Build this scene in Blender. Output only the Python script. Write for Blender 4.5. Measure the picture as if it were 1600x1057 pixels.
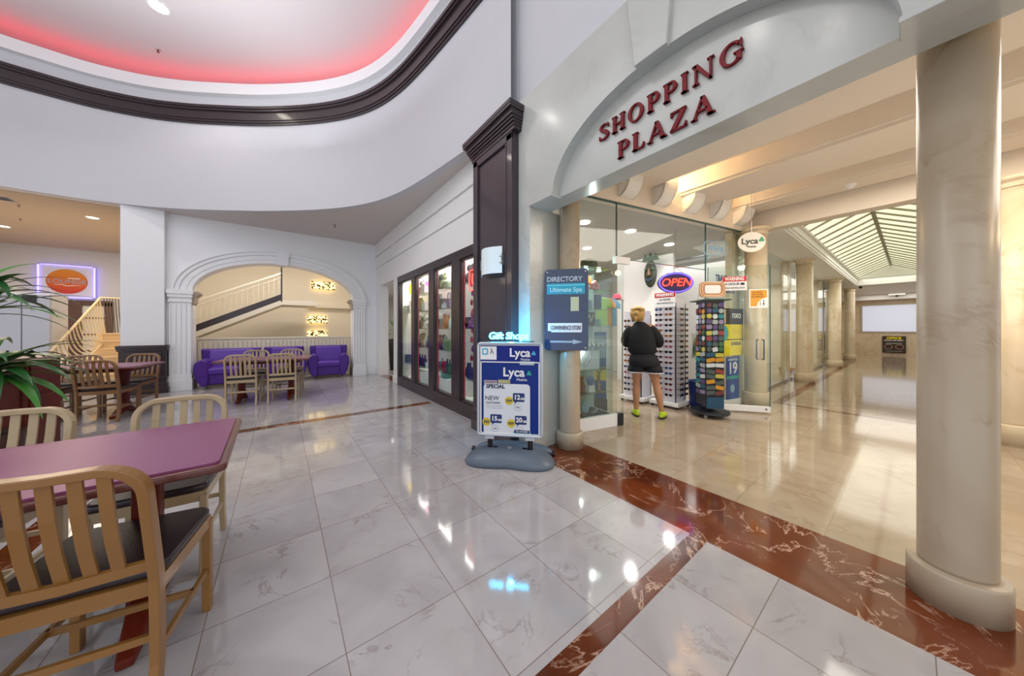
import bpy, bmesh, math, random
from mathutils import Vector, Matrix
PI = math.pi
random.seed(7)
for o in list(bpy.data.objects): bpy.data.objects.remove(o)
SC = bpy.context.scene
COL = SC.collection
# ---------------------------------------------------------------- camera
YAW = math.radians(37.25)
cd = bpy.data.cameras.new('camera'); cam = bpy.data.objects.new('camera', cd); COL.objects.link(cam)
cd.sensor_width = 36; cd.lens = 476/1600*36; cd.shift_y = -14.5/1600
cd.clip_start = .02; cd.clip_end = 200
cam.location = (0, 0, 1.3); cam.rotation_euler = (PI/2, 0, -YAW)
SC.camera = cam
# ---------------------------------------------------------------- view, world
SC.view_settings.view_transform = 'Standard'
SC.view_settings.look = 'None'
SC.view_settings.gamma = 1
SC.view_settings.use_curve_mapping = False
SC.view_settings.exposure = 0.30
w = bpy.data.worlds.new('world'); SC.world = w; w.use_nodes = True
bgn = w.node_tree.nodes['Background']
bgn.inputs[0].default_value = (.88, .93, 1.0, 1); bgn.inputs[1].default_value = 1.06

def lamp(name, kind, loc, power, color=(1, 1, 1), size=.3, sizey=None, rot=(0, 0, 0), spot=None):
    d = bpy.data.lights.new(name, kind); d.energy = power; d.color = color
    if kind == 'AREA':
        d.size = size
        if sizey: d.shape = 'RECTANGLE'; d.size_y = sizey
    elif kind in ('POINT', 'SPOT'): d.shadow_soft_size = size
    if spot: d.spot_size = spot; d.spot_blend = .6
    o = bpy.data.objects.new(name, d); COL.objects.link(o); o.location = loc; o.rotation_euler = rot
    return o
WARM = (1.0, .74, .42); SOFTW = (1.0, .92, .80); COOL = (.93, .95, 1.0)
# area lamps without fittings for the rooms, plus added fills facing up
lamp('atrium_light', 'AREA', (-3.2, 3.2, 6.40), 80, COOL, 4.5, 5)
lamp('atrium_uplight', 'AREA', (-1.8, 4.6, 4.9), 95, COOL, 4.5, 5, rot=(PI, 0, 0))  # added floating fill, no fitting, brightens the upper ceiling
lamp('lounge_light', 'AREA', (-4.4, 11.6, 3.66), 90, (1, .84, .62), 2.0, 3)
lamp('recess_light', 'AREA', (0, 10.12, 3.62), 46, (1.0, .95, .87), 3.2, .5)
lamp('plaza_light', 'AREA', (4.9, -.6, 3.25), 75, SOFTW, 2.2, 2.6)
lamp('gift_light', 'AREA', (2.62, 5.5, 2.72), 85, (1, .95, .92), .35, 3.7)
lamp('passage_light', 'AREA', (3.6, 9.8, 2.5), 30, (1, .96, .88), 1.2, 2.0)
lamp('plaza_uplight', 'AREA', (4.7, -.6, 1.0), 16, SOFTW, 2.6, 4.0, rot=(PI, 0, 0))  # added upward fill in place of light bounced off the plaza floor
lamp('lounge_uplight', 'AREA', (-4.4, 11.6, .6), 30, (1, .80, .55), 2.5, 3, rot=(PI, 0, 0))  # added upward fill near the floor for the lounge ceiling
lamp('corridor_light', 'AREA', (14.4, .486, 3.2), 36, (1.0, .96, .86), 7.0, 1.4)  # added fill under the skylight, no lamp hangs there
lamp('far_hall_light', 'AREA', (20.8, .3, 2.95), 50, (1.0, .95, .85), 4.5, 2.5)
lamp('shop_light', 'AREA', (5.2, 3.9, 2.97), 38, (1, .97, .93), 3.4, 2.8)
lamp('side_shop_light', 'AREA', (11.0, 3.2, 2.9), 90, (1, .97, .92), 7, 2)
# ---------------------------------------------------------------- materials
def lin(c):
    c = c/255.0
    return c/12.92 if c <= .04045 else ((c+.055)/1.055)**2.4
def rgb(h):
    if isinstance(h, str): h = tuple(int(h[i:i+2], 16) for i in (0, 2, 4))
    return tuple(lin(v) for v in h[:3]) + (1,)
MATS = {}
def mat(name, color, rough=.5, metal=0, emit=None, strength=0, vary=0, vscale=6, bump=0, bscale=60, coat=0, spec=.5, alpha=None):
    if name in MATS: return MATS[name]
    m = bpy.data.materials.new(name); m.use_nodes = True; MATS[name] = m
    nt = m.node_tree; p = nt.nodes['Principled BSDF']
    p.inputs['Base Color'].default_value = rgb(color)
    p.inputs['Roughness'].default_value = rough; p.inputs['Metallic'].default_value = metal
    p.inputs['Coat Weight'].default_value = coat; p.inputs['Coat Roughness'].default_value = .08
    p.inputs['Specular IOR Level'].default_value = spec
    tc = nt.nodes.new('ShaderNodeTexCoord')
    if vary:
        n = nt.nodes.new('ShaderNodeTexNoise'); n.inputs['Scale'].default_value = vscale; n.inputs['Detail'].default_value = 5
        nt.links.new(tc.outputs['Object'], n.inputs['Vector'])
        mx = nt.nodes.new('ShaderNodeMix'); mx.data_type = 'RGBA'
        c = rgb(color)
        mx.inputs['A'].default_value = tuple(max(0, v*(1-vary)) for v in c[:3])+(1,)
        mx.inputs['B'].default_value = tuple(min(1, v*(1+vary)) for v in c[:3])+(1,)
        nt.links.new(n.outputs['Fac'], mx.inputs['Factor']); nt.links.new(mx.outputs['Result'], p.inputs['Base Color'])
    if bump:
        n2 = nt.nodes.new('ShaderNodeTexNoise'); n2.inputs['Scale'].default_value = bscale
        nt.links.new(tc.outputs['Object'], n2.inputs['Vector'])
        b = nt.nodes.new('ShaderNodeBump'); b.inputs['Strength'].default_value = bump; b.inputs['Distance'].default_value = .01
        nt.links.new(n2.outputs['Fac'], b.inputs['Height']); nt.links.new(b.outputs['Normal'], p.inputs['Normal'])
    if emit:
        p.inputs['Emission Color'].default_value = rgb(emit); p.inputs['Emission Strength'].default_value = strength
    return m
def marble(name, c1, c2, vein, veinamt=.5, scale=1.2, rough=.12, tile=None, off=(0, 0), joint='9a8d80', vscale=1.3, width=.012, veinw=40, vein2=None, jw=.004, coat=0, spec=.5, gate=(.48, .62)):
    gate_ = gate
    m = bpy.data.materials.new(name); m.use_nodes = True; MATS[name] = m
    nt = m.node_tree; N = nt.nodes.new; L = nt.links.new; p = nt.nodes['Principled BSDF']
    p.inputs['Roughness'].default_value = rough; p.inputs['Specular IOR Level'].default_value = spec
    tc = N('ShaderNodeTexCoord'); vec = tc.outputs['Object']
    def math_(op, a, b=None, c=None):
        n = N('ShaderNodeMath'); n.operation = op
        for i, v in enumerate((a, b, c)):
            if v is None: continue
            if isinstance(v, (int, float)): n.inputs[i].default_value = v
            else: L(v, n.inputs[i])
        return n.outputs[0]
    if tile:
        sp = N('ShaderNodeSeparateXYZ'); L(vec, sp.inputs[0])
        u = math_('DIVIDE', math_('SUBTRACT', sp.outputs[0], off[0]), tile); v = math_('DIVIDE', math_('SUBTRACT', sp.outputs[1], off[1]), tile)
        iu = math_('FLOOR', u); iv = math_('FLOOR', v)
        cb = N('ShaderNodeCombineXYZ'); L(iu, cb.inputs[0]); L(iv, cb.inputs[1])
        wn = N('ShaderNodeTexWhiteNoise'); L(cb.outputs[0], wn.inputs['Vector'])
        sc_ = N('ShaderNodeVectorMath'); sc_.operation = 'SCALE'; sc_.inputs['Scale'].default_value = 7.0; L(wn.outputs['Color'], sc_.inputs[0])
        ad = N('ShaderNodeVectorMath'); ad.operation = 'ADD'; L(vec, ad.inputs[0]); L(sc_.outputs[0], ad.inputs[1]); vec2 = ad.outputs[0]
    else: vec2 = vec
    n1 = N('ShaderNodeTexNoise'); n1.inputs['Scale'].default_value = scale; n1.inputs['Detail'].default_value = 7; n1.inputs['Distortion'].default_value = .7; L(vec2, n1.inputs['Vector'])
    r1 = N('ShaderNodeMapRange'); r1.inputs['From Min'].default_value = .36; r1.inputs['From Max'].default_value = .64; L(n1.outputs['Fac'], r1.inputs['Value'])
    mx = N('ShaderNodeMix'); mx.data_type = 'RGBA'; mx.inputs['A'].default_value = rgb(c1); mx.inputs['B'].default_value = rgb(c2); L(r1.outputs[0], mx.inputs['Factor'])
    n2 = N('ShaderNodeTexNoise'); n2.inputs['Scale'].default_value = vscale; n2.inputs['Detail'].default_value = 6; n2.inputs['Distortion'].default_value = 1.6; n2.inputs['Roughness'].default_value = .62; L(vec2, n2.inputs['Vector'])
    dv = math_('ABSOLUTE', math_('SUBTRACT', n2.outputs['Fac'], .5))
    vv = math_('SUBTRACT', 1.0, math_('MINIMUM', math_('MULTIPLY', dv, veinw), 1.0))
    n3 = N('ShaderNodeTexNoise'); n3.inputs['Scale'].default_value = vscale*1.7; L(vec2, n3.inputs['Vector'])
    gate = N('ShaderNodeMapRange'); gate.inputs['From Min'].default_value = gate_[0]; gate.inputs['From Max'].default_value = gate_[1]; L(n3.outputs['Fac'], gate.inputs['Value'])
    vf = math_('MULTIPLY', math_('MULTIPLY', vv, gate.outputs[0]), veinamt)
    mv = N('ShaderNodeMix'); mv.data_type = 'RGBA'; L(mx.outputs['Result'], mv.inputs['A']); mv.inputs['B'].default_value = rgb(vein); L(vf, mv.inputs['Factor'])
    out = mv.outputs['Result']
    if tile:
        # tone of each tile and the joint lines
        hs = N('ShaderNodeHueSaturation'); L(out, hs.inputs['Color'])
        L(math_('ADD', math_('MULTIPLY', wn.outputs['Value'], .07), .965), hs.inputs['Value'])
        fu = math_('ABSOLUTE', math_('SUBTRACT', math_('FRACT', u), .5)); fv = math_('ABSOLUTE', math_('SUBTRACT', math_('FRACT', v), .5))
        g = math_('GREATER_THAN', math_('MAXIMUM', fu, fv), .5-jw/tile)
        mj = N('ShaderNodeMix'); mj.data_type = 'RGBA'; L(hs.outputs['Color'], mj.inputs['A']); mj.inputs['B'].default_value = rgb(joint); L(g, mj.inputs['Factor'])
        out = mj.outputs['Result']
    L(out, p.inputs['Base Color'])
    return m
def glass(name, tint='e8f2ee', fac=.10, rough=0.0, refl=1.0):
    m = bpy.data.materials.new(name); m.use_nodes = True; MATS[name] = m
    nt = m.node_tree; nt.nodes.clear(); N = nt.nodes.new; L = nt.links.new
    t = N('ShaderNodeBsdfTransparent'); t.inputs[0].default_value = rgb(tint)
    g = N('ShaderNodeBsdfGlossy'); g.inputs['Roughness'].default_value = rough; g.inputs[0].default_value = (refl, refl, refl, 1)
    ge = N('ShaderNodeNewGeometry'); dt = N('ShaderNodeVectorMath'); dt.operation = 'DOT_PRODUCT'; L(ge.outputs['Incoming'], dt.inputs[0]); L(ge.outputs['Normal'], dt.inputs[1])
    ab = N('ShaderNodeMath'); ab.operation = 'ABSOLUTE'; L(dt.outputs['Value'], ab.inputs[0])
    om = N('ShaderNodeMath'); om.operation = 'SUBTRACT'; om.inputs[0].default_value = 1; L(ab.outputs[0], om.inputs[1])
    pw = N('ShaderNodeMath'); pw.operation = 'POWER'; L(om.outputs[0], pw.inputs[0]); pw.inputs[1].default_value = 5
    f = N('ShaderNodeMath'); f.operation = 'MULTIPLY_ADD'; L(pw.outputs[0], f.inputs[0]); f.inputs[1].default_value = .6; f.inputs[2].default_value = .035
    mx = N('ShaderNodeMixShader'); o = N('ShaderNodeOutputMaterial')
    L(f.outputs[0], mx.inputs[0]); L(t.outputs[0], mx.inputs[1]); L(g.outputs[0], mx.inputs[2]); L(mx.outputs[0], o.inputs[0])
    return m
M = {}
M['white'] = mat('white_paint', 'cfcfd3', .45, vary=.02)
M['white2'] = mat('white_trim_paint', 'efeff0', .4)
M['offwhite'] = mat('offwhite_paint', 'f0efec', .5)
M['ceil'] = mat('ceiling_paint', 'd9d2cc', .7)
M['ceilhi'] = mat('upper_ceiling_paint', 'dcd5d5', .7)
M['cream'] = mat('cream_paint', 'eee3cf', .5)
M['creamc'] = mat('cream_ceiling', 'e6dacb', .6)
M['wood_dark'] = mat('espresso_wood', '33282c', .32, vary=.18, vscale=9, coat=.2)
M['wood_panel'] = mat('espresso_panel', '3d3238', .38, vary=.1, vscale=4, coat=.25)
M['mahog'] = mat('mahogany', '64200f', .45, vary=.3, vscale=8, spec=.3)
M['mahog2'] = mat('mahogany_edge', '5f2a22', .3, vary=.25, vscale=12, coat=.4)
M['purple_top'] = mat('plum_laminate', '84406c', .32, vary=.05, spec=.5)
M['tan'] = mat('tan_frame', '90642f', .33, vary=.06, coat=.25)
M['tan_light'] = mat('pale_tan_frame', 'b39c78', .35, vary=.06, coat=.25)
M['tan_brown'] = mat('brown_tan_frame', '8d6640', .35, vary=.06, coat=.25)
M['vinyl'] = mat('dark_vinyl', '2c2126', .32, bump=.08, bscale=150)
M['rubber'] = mat('rubber', '181818', .6)
M['steel'] = mat('steel', 'b8bcc0', .25, 1)
M['purple'] = mat('purple_leather', '4a1c86', .42, vary=.18, vscale=9, bump=.25, bscale=35)
M['purple2'] = mat('purple_leather_cushion', '54249a', .42, vary=.16, vscale=9, bump=.3, bscale=30)
M['travert'] = marble('travertine', 'bdbeb6', 'c7c8c1', 'a9a69c', .35, 1.0, .16, vscale=1.0, veinw=18)
M['colm'] = marble('column_marble', 'b3a188', 'bfb099', '8f7455', .45, 1.3, .30, vscale=1.6, veinw=22)
M['colm2'] = marble('corridor_column_marble', 'd3bf9f', 'e0d0b5', 'b5966a', .5, 1.6, .2, vscale=1.6, veinw=22)
M['floorA'] = marble('cream_marble_tiles', 'a8a4a5', 'b5b1b2', '75645a', .5, 2.4, .065, tile=.475, off=(.21, 1.37-.475), joint='82766e', vscale=2.1, veinw=48, spec=.62, jw=.0020)
M['floorB'] = marble('beige_marble_tiles', '9e8c76', 'ab9b86', '846c50', .4, 2.2, .075, tile=.475, off=(2.72, .335), joint='94805f', vscale=1.5, veinw=26, spec=.6, jw=.0026)
M['floorR'] = marble('red_marble', '52230f', '75391a', 'c9a690', .9, 1.6, .08, vscale=2.0, veinw=62, spec=.6, gate=(.40, .56))
M['glass'] = glass('clear_glass', 'f4f8f6')
M['glass_green'] = glass('green_edge_glass', 'ecf5f0')
M['glassedge'] = mat('glass_edge', '3d5c55', .2)
M['neon_blue'] = mat('neon_cyan', '59dcff', .4, emit='38ccff', strength=15)
M['black'] = mat('black_plastic', '15161a', .35)
M['blackmatte'] = mat('black_cloth', '14151a', .85, vary=.2, vscale=20)
M['chrome'] = mat('chrome', 'd5d8da', .12, 1)
M['silver'] = mat('silver_frame', 'c9ced6', .28, .6)
# ---------------------------------------------------------------- mesh builder
ORD = ['first', 'second', 'third', 'fourth', 'fifth', 'sixth', 'seventh', 'eighth', 'ninth', 'tenth', 'eleventh', 'twelfth', 'thirteenth', 'fourteenth', 'fifteenth', 'sixteenth', 'seventeenth']
class MB:
    def __init__(s): s.v = []; s.f = []; s.m = []; s.T = Matrix.Identity(4); s.cur = 0
    def _add(s, vs, fs):
        b = len(s.v)
        for p in vs: s.v.append(tuple(s.T @ Vector(p)))
        for f in fs: s.f.append([b+i for i in f]); s.m.append(s.cur)
        return s
    def box(s, x0, x1, y0, y1, z0, z1):
        vs = [(x0, y0, z0), (x1, y0, z0), (x1, y1, z0), (x0, y1, z0), (x0, y0, z1), (x1, y0, z1), (x1, y1, z1), (x0, y1, z1)]
        return s._add(vs, [(3, 2, 1, 0), (4, 5, 6, 7), (0, 1, 5, 4), (1, 2, 6, 5), (2, 3, 7, 6), (3, 0, 4, 7)])
    def prism(s, poly, h0, h1, axis='z'):
        n = len(poly)
        def P(a, b, h):
            return (a, b, h) if axis == 'z' else ((a, h, b) if axis == 'y' else (h, a, b))
        vs = [P(a, b, h0) for a, b in poly]+[P(a, b, h1) for a, b in poly]
        fs = [list(range(n))[::-1], list(range(n, 2*n))]+[(i, (i+1) % n, n+(i+1) % n, n+i) for i in range(n)]
        return s._add(vs, fs)
    def lathe(s, prof, n=32, c=(0, 0, 0), cap=True, sx=1, sy=1):
        vs = []; fs = []
        for r, z in prof:
            for k in range(n):
                a = 2*PI*k/n; vs.append((c[0]+r*sx*math.cos(a), c[1]+r*sy*math.sin(a), c[2]+z))
        for i in range(len(prof)-1):
            for k in range(n):
                k2 = (k+1) % n; fs.append((i*n+k, i*n+k2, (i+1)*n+k2, (i+1)*n+k))
        if cap:
            fs.append(list(range(n))[::-1]); fs.append([(len(prof)-1)*n+k for k in range(n)])
        return s._add(vs, fs)
    def sweep(s, pts, sec, closed=False, up=(0, 0, 1), cap=True, scales=None):
        """sweep a 2D section (side, up) along points"""
        pts = [Vector(p) for p in pts]; n = len(pts); m = len(sec); vs = []; fs = []
        up = Vector(up); prev = None
        for i, p in enumerate(pts):
            if closed: t = pts[(i+1) % n]-pts[i-1]
            else: t = pts[min(i+1, n-1)]-pts[max(i-1, 0)]
            t.normalize()
            sd = t.cross(up)
            if sd.length < 1e-3: sd = prev if prev else Vector((1, 0, 0))
            sd.normalize(); u = sd.cross(t).normalized(); prev = sd
            k = scales[i] if scales else 1
            for a, b in sec: vs.append(tuple(p+sd*a*k+u*b*k))
        R = n if closed else n-1
        for i in range(R):
            j = (i+1) % n
            for k in range(m):
                k2 = (k+1) % m; fs.append((i*m+k, i*m+k2, j*m+k2, j*m+k))
        if not closed and cap: fs.append(list(range(m))[::-1]); fs.append([(n-1)*m+k for k in range(m)])
        return s._add(vs, fs)
    def tube(s, pts, r, n=8, closed=False, up=(0, 0, 1), scales=None):
        return s.sweep(pts, [(r*math.cos(2*PI*k/n), r*math.sin(2*PI*k/n)) for k in range(n)], closed, up, scales=scales)
    def bar(s, p0, p1, w, h, up=(0, 0, 1)):
        return s.sweep([p0, p1], [(-w/2, -h/2), (w/2, -h/2), (w/2, h/2), (-w/2, h/2)], up=up)
    def ball(s, c, r, n=12, sz=1, sx=1, sy=1):
        pr = [(max(r*math.sin(PI*i/(n//2)), 1e-4), -r*sz*math.cos(PI*i/(n//2))) for i in range(n//2+1)]
        return s.lathe(pr, n, c, cap=False, sx=sx, sy=sy)
    def strip(s, A, B):
        n = len(A)
        return s._add(list(A)+list(B), [(i, i+1, n+i+1, n+i) for i in range(n-1)])
    def quad(s, *p): return s._add(p, [list(range(len(p)))])
    def mesh(s, name, mats, smooth=False):
        me = bpy.data.meshes.new(name); me.from_pydata(s.v, [], s.f)
        if not isinstance(mats, (list, tuple)): mats = [mats]
        for m in mats: me.materials.append(m)
        if len(mats) > 1: me.polygons.foreach_set('material_index', s.m)
        bm = bmesh.new(); bm.from_mesh(me); bmesh.ops.recalc_face_normals(bm, faces=bm.faces); bm.to_mesh(me); bm.free()
        if smooth: me.shade_smooth()
        return me
def link(name, me, parent=None, loc=None, rot=None, bevel=0, sub=0, seg=2, auto=False):
    o = bpy.data.objects.new(name, me); COL.objects.link(o)
    if parent: o.parent = parent
    if loc: o.location = loc
    if rot: o.rotation_euler = rot
    if bevel:
        b = o.modifiers.new('bevel', 'BEVEL'); b.width = bevel; b.segments = seg; b.limit_method = 'ANGLE'; b.angle_limit = .6
    if sub:
        d = o.modifiers.new('subd', 'SUBSURF'); d.levels = sub; d.render_levels = sub
    return o
def part(name, mb, m, parent, label=None, smooth=False, **k):
    o = link(name, mb.mesh(name, m, smooth), parent, **k)
    if label: o['label'] = label
    return o
def struct(name, mb, m, parent=None, smooth=False, label=None, **k):
    o = link(name, mb.mesh(name, m, smooth), parent, **k)
    if not parent: o['kind'] = 'structure'
    if label: o['label'] = label
    return o
def tag(o, label, cat, group=None):
    o['label'] = label; o['category'] = cat
    if group: o['group'] = group
    return o
def thing(name, label, cat, loc=(0, 0, 0), rz=0, group=None):
    o = bpy.data.objects.new(name, None); COL.objects.link(o); o.empty_display_size = .1
    o.location = loc; o.rotation_euler = (0, 0, rz)
    return tag(o, label, cat, group)
def single(name, mb, m, label, cat, group=None, smooth=False, **k):
    return tag(part(name, mb, m, None, smooth=smooth, **k), label, cat, group)
KIDS = {}
def copy_tree(o, parent=None):
    c = o.copy(); COL.objects.link(c)
    if parent: c.parent = parent
    for ch in [q for q in bpy.data.objects if q.parent == o]: copy_tree(ch, c)
    return c
def dup(o, loc, rz=0, label=None, group=None):
    c = copy_tree(o); c.location = loc; c.rotation_euler = (0, 0, rz)
    if label: c['label'] = label
    if group: c['group'] = group
    return c
TX = {}
def text_mesh(body, size, depth=.002, shear=0, align='CENTER', space=1.0, bold=0):
    key = (body, size, depth, shear, align, space, bold)
    if key in TX: return TX[key]
    cu = bpy.data.curves.new('t', 'FONT'); cu.body = body; cu.size = size; cu.extrude = depth; cu.shear = shear
    cu.align_x = align; cu.align_y = 'CENTER'; cu.space_character = space; cu.offset = bold; cu.resolution_u = 4
    o = bpy.data.objects.new('t', cu); COL.objects.link(o)
    bpy.context.view_layer.update()
    me = bpy.data.meshes.new_from_object(o.evaluated_get(bpy.context.evaluated_depsgraph_get()))
    bpy.data.objects.remove(o); bpy.data.curves.remove(cu)
    TX[key] = me; return me
def text(name, body, size, m, parent, loc, rot=(PI/2, 0, 0), sx=1, **k):
    me = text_mesh(body, size, **k).copy(); me.materials.clear(); me.materials.append(m)
    o = link(name, me, parent, loc, rot); o.scale = (sx, 1, 1)
    return o
def rrect(w, h, r, n=5, cx=0, cy=0):
    out = []
    for qx, qy, a0 in ((1, 1, 0), (-1, 1, 90), (-1, -1, 180), (1, -1, 270)):
        for k in range(n+1):
            a = math.radians(a0+90*k/n); out.append((cx+qx*(w/2-r)+r*math.cos(a), cy+qy*(h/2-r)+r*math.sin(a)))
    return out
def ell(a, b, n=40, cx=0, cy=0, t0=0, t1=2*PI): return [(cx+a*math.cos(t0+(t1-t0)*k/n), cy+b*math.sin(t0+(t1-t0)*k/n)) for k in range(n)]
# ================================================================ SETTING
# ---- floor: cream marble tiles, beige marble tiles and red marble bands, one surface
mb = MB(); mats = [M['floorA'], M['floorB'], M['floorR']]
xs = [-9, -1.31, -1.15, 2.07, 2.10, 2.72, 6.86, 6.97, 18.0, 24.2]
ys = [-6, -.53, -.39, .757, .856, 1.36, 1.50, 2.45, 5.07, 5.23, 16.5]
def fm(x, y):
    if 2.07 < x < 2.72 and y < 2.45: return 2
    if x < 2.72:
        if -1.31 < x < -1.15 and .757 < y < 9.4: return 2
        if -1.31 < x < 2.10 and (.757 < y < .856 or 5.07 < y < 5.23): return 2
        return 0
    if 6.86 < x < 18.0 and (1.36 < y < 1.50 or -.53 < y < -.39): return 2
    if 6.86 < x < 6.97 and -.53 < y < 1.50: return 2
    return 1 if y < 9 else 0
for i in range(len(xs)-1):
    for j in range(len(ys)-1):
        mb.cur = fm((xs[i]+xs[i+1])/2, (ys[j]+ys[j+1])/2)
        mb.quad((xs[i], ys[j], 0), (xs[i+1], ys[j], 0), (xs[i+1], ys[j+1], 0), (xs[i], ys[j+1], 0))
struct('floor', mb, mats)
# ---- oval opening in the low atrium ceiling
half = [(-3.3, 9.27), (-2.85, 9.26), (-2.36, 9.16), (-1.9, 9.0), (-1.41, 8.75), (-.95, 8.46), (-.4, 8.09), (.02, 7.76), (.4, 7.43), (.75, 7.08), (1.08, 6.68), (1.35, 6.25), (1.55, 5.8), (1.70, 5.3), (1.80, 4.8), (1.88, 4.3), (1.95, 3.8), (2.01, 3.35), (2.06, 2.95), (2.075, 2.75)]
def smooth_curve(P, k=4):
    out = []
    for i in range(len(P)-1):
        p0 = P[max(i-1, 0)]; p1 = P[i]; p2 = P[i+1]; p3 = P[min(i+2, len(P)-1)]
        for j in range(k):
            t = j/k
            out.append(tuple(.5*((2*p1[d])+(-p0[d]+p2[d])*t+(2*p0[d]-5*p1[d]+4*p2[d]-p3[d])*t*t+(-p0[d]+3*p1[d]-3*p2[d]+p3[d])*t**3) for d in (0, 1)))
    out.append(P[-1]); return out
half = smooth_curve(half)
left = [(-6.6-x, y) for x, y in half[::-1] if y > 5][:-1]
curve = left+half           # x grows along it
def offs(C, d):             # move a plan curve outward (d>0) or inward
    out = []
    for i, (x, y) in enumerate(C):
        a = C[max(i-1, 0)]; b = C[min(i+1, len(C)-1)]
        t = Vector((b[0]-a[0], b[1]-a[1])).normalized(); out.append((x-t.y*d, y+t.x*d))
    return out
ZL = 3.7
mb = MB()
mb.strip([(x, y, ZL) for x, y in curve], [(x, 16.2, ZL) for x, y in curve])
mb.cur = 0
mb.quad((-9, 5.1, ZL), (curve[0][0], 5.1, ZL), (curve[0][0], 16.2, ZL), (-9, 16.2, ZL))
mb.quad((2.075, 2.75, ZL), (2.22, 2.75, ZL), (2.22, 16.2, ZL), (2.075, 16.2, ZL))
struct('ceiling', mb, M['ceil'])
struct('ceiling_lounge', MB().box(-9, -2.46, 9.5, 15.4, ZL-.006, ZL-.002), mat('lounge_ceiling_tan', 'beaa92', .7))
def wall_band(C, z0, z1, d0, d1):
    """closed band of wall between two plan offsets"""
    m = MB(); A = offs(C, d0); B = offs(C, d1)
    a0 = [(x, y, z0) for x, y in A]; a1 = [(x, y, z1) for x, y in A]; b0 = [(x, y, z0) for x, y in B]; b1 = [(x, y, z1) for x, y in B]
    m.strip(a0, a1); m.strip(a1, b1); m.strip(b1, b0); m.strip(b0, a0); return m
def flow(o):
    for p in o.data.polygons: p.use_smooth = abs(p.normal.z) < .5
    return o
fo = wall_band(curve, ZL-.001, 6.0, 0, .12); fo = struct('wall_fascia', MB()._add(*[(fo.v), fo.f]), M['white']); flow(fo)
# dark crown band around the oval: stepped profile
m = MB()
for z0, z1, d in ((5.42, 5.46, -.03), (5.46, 5.50, -.045), (5.50, 5.66, -.06), (5.66, 5.70, -.09), (5.70, 5.75, -.11)):
    q = wall_band(curve, z0, z1, d, .03); m._add(q.v, q.f)
flow(struct('trim_1', m, M['wood_dark']))
m = wall_band(curve, 5.99, 6.20, -.10, .02); flow(struct('trim_2', m, M['white2']))
m = wall_band(curve, 6.19, 6.22, .02, .55); struct('trim_3', m, M['white2'])
# upper ceiling with its far edge hidden behind the cove lip
C2 = offs(curve, .5); m = MB()
m.strip([(x, y, 6.5) for x, y in C2], [(x, -3.2, 6.5) for x, y in C2])
struct('ceiling_upper', m, M['ceilhi'])
q = wall_band(curve, 6.2, 6.52, .5, .6); struct('wall_cove', q, M['white'])
# red neon tube lying in the cove
m = MB(); C3 = offs(curve, .10)
m.tube([(x, y, 6.245) for x, y in C3], .016, 6)
single('neon_tube', m, mat('neon_red', 'ff2040', .4, emit='ff1c38', strength=5.0), 'red neon tube lying in the cove around the oval ceiling', 'light')
struct('wall_left', MB().box(-9.1, -9, 5, 16.5, 0, ZL), M['white'])
# ---- white wall above the stone portal
m = MB().box(2.2, 2.35, -3.2, 2.86, 3.8, 6.5); struct('wall_upper', m, M['white'])
# ---- right wall with shop windows: stepped plaster panels with grooves
m = MB(); m.box(2.2, 2.42, 3.5, 9.45, 2.5, 3.005); m.box(2.215, 2.42, 3.5, 9.45, 3.005, 3.03); m.box(2.185, 2.42, 3.5, 9.45, 3.03, 3.33)
m.box(2.205, 2.42, 3.5, 9.45, 3.33, 3.36); m.box(2.17, 2.42, 3.5, 9.45, 3.36, ZL)
m.box(2.2, 2.42, 7.26, 7.67, 0, 2.5); m.box(2.2, 2.42, 8.92, 9.45, 0, 2.5); m.box(2.2, 2.42, 3.45, 3.66, 0, 2.5)
struct('wall_right', m, M['offwhite'])
m = MB(); m.box(2.175, 2.2, 7.26, 7.67, 0, .16); m.box(2.175, 2.2, 8.92, 9.36, 0, .22); struct('baseboard_right', m, M['offwhite'], bevel=.006)
# ---- passage seen through the opening beside the arch
m = MB(); m.box(2.42, 6.2, 13.0, 13.1, 0, 2.9); m.box(6.2, 6.3, 7.6, 13.1, 0, 2.9); m.box(2.42, 6.3, 9.6, 9.6, 2.6, 2.6)
struct('wall_passage', m, mat('passage_paint', 'cbcabb', .6))
struct('ceiling_passage', MB().box(2.42, 6.3, 7.5, 13.1, 2.55, 2.6), M['ceil'])
struct('trim_4', MB().box(2.2, 2.42, 7.67, 8.92, 0.0, .004), M['floorR'])
# ---- arch wall at the back (Y 9.37): elliptical opening
YA = 9.37; AX, AW = .048, 1.55; SPZ = 2.10; RISE = .77
def arch_z(x, c, hw, sp, rise): 
    t = 1-((x-c)/hw)**2
    return sp+rise*math.sqrt(max(t, 0))
m = MB(); n = 48
xl = [AX-AW*math.cos(PI*k/n) for k in range(n+1)]
m.strip([(x, YA, arch_z(x, AX, AW, SPZ, RISE)) for x in xl], [(x, YA, ZL) for x in xl])
m.strip([(x, YA+.34, arch_z(x, AX, AW, SPZ, RISE)) for x in xl], [(x, YA, arch_z(x, AX, AW, SPZ, RISE)) for x in xl])
m.box(-2.1, AX-AW, YA, YA+.34, 0, ZL); m.box(AX+AW, 2.3, YA, YA+.34, 0, ZL)
struct('wall_back', m, M['white2'])
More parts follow.
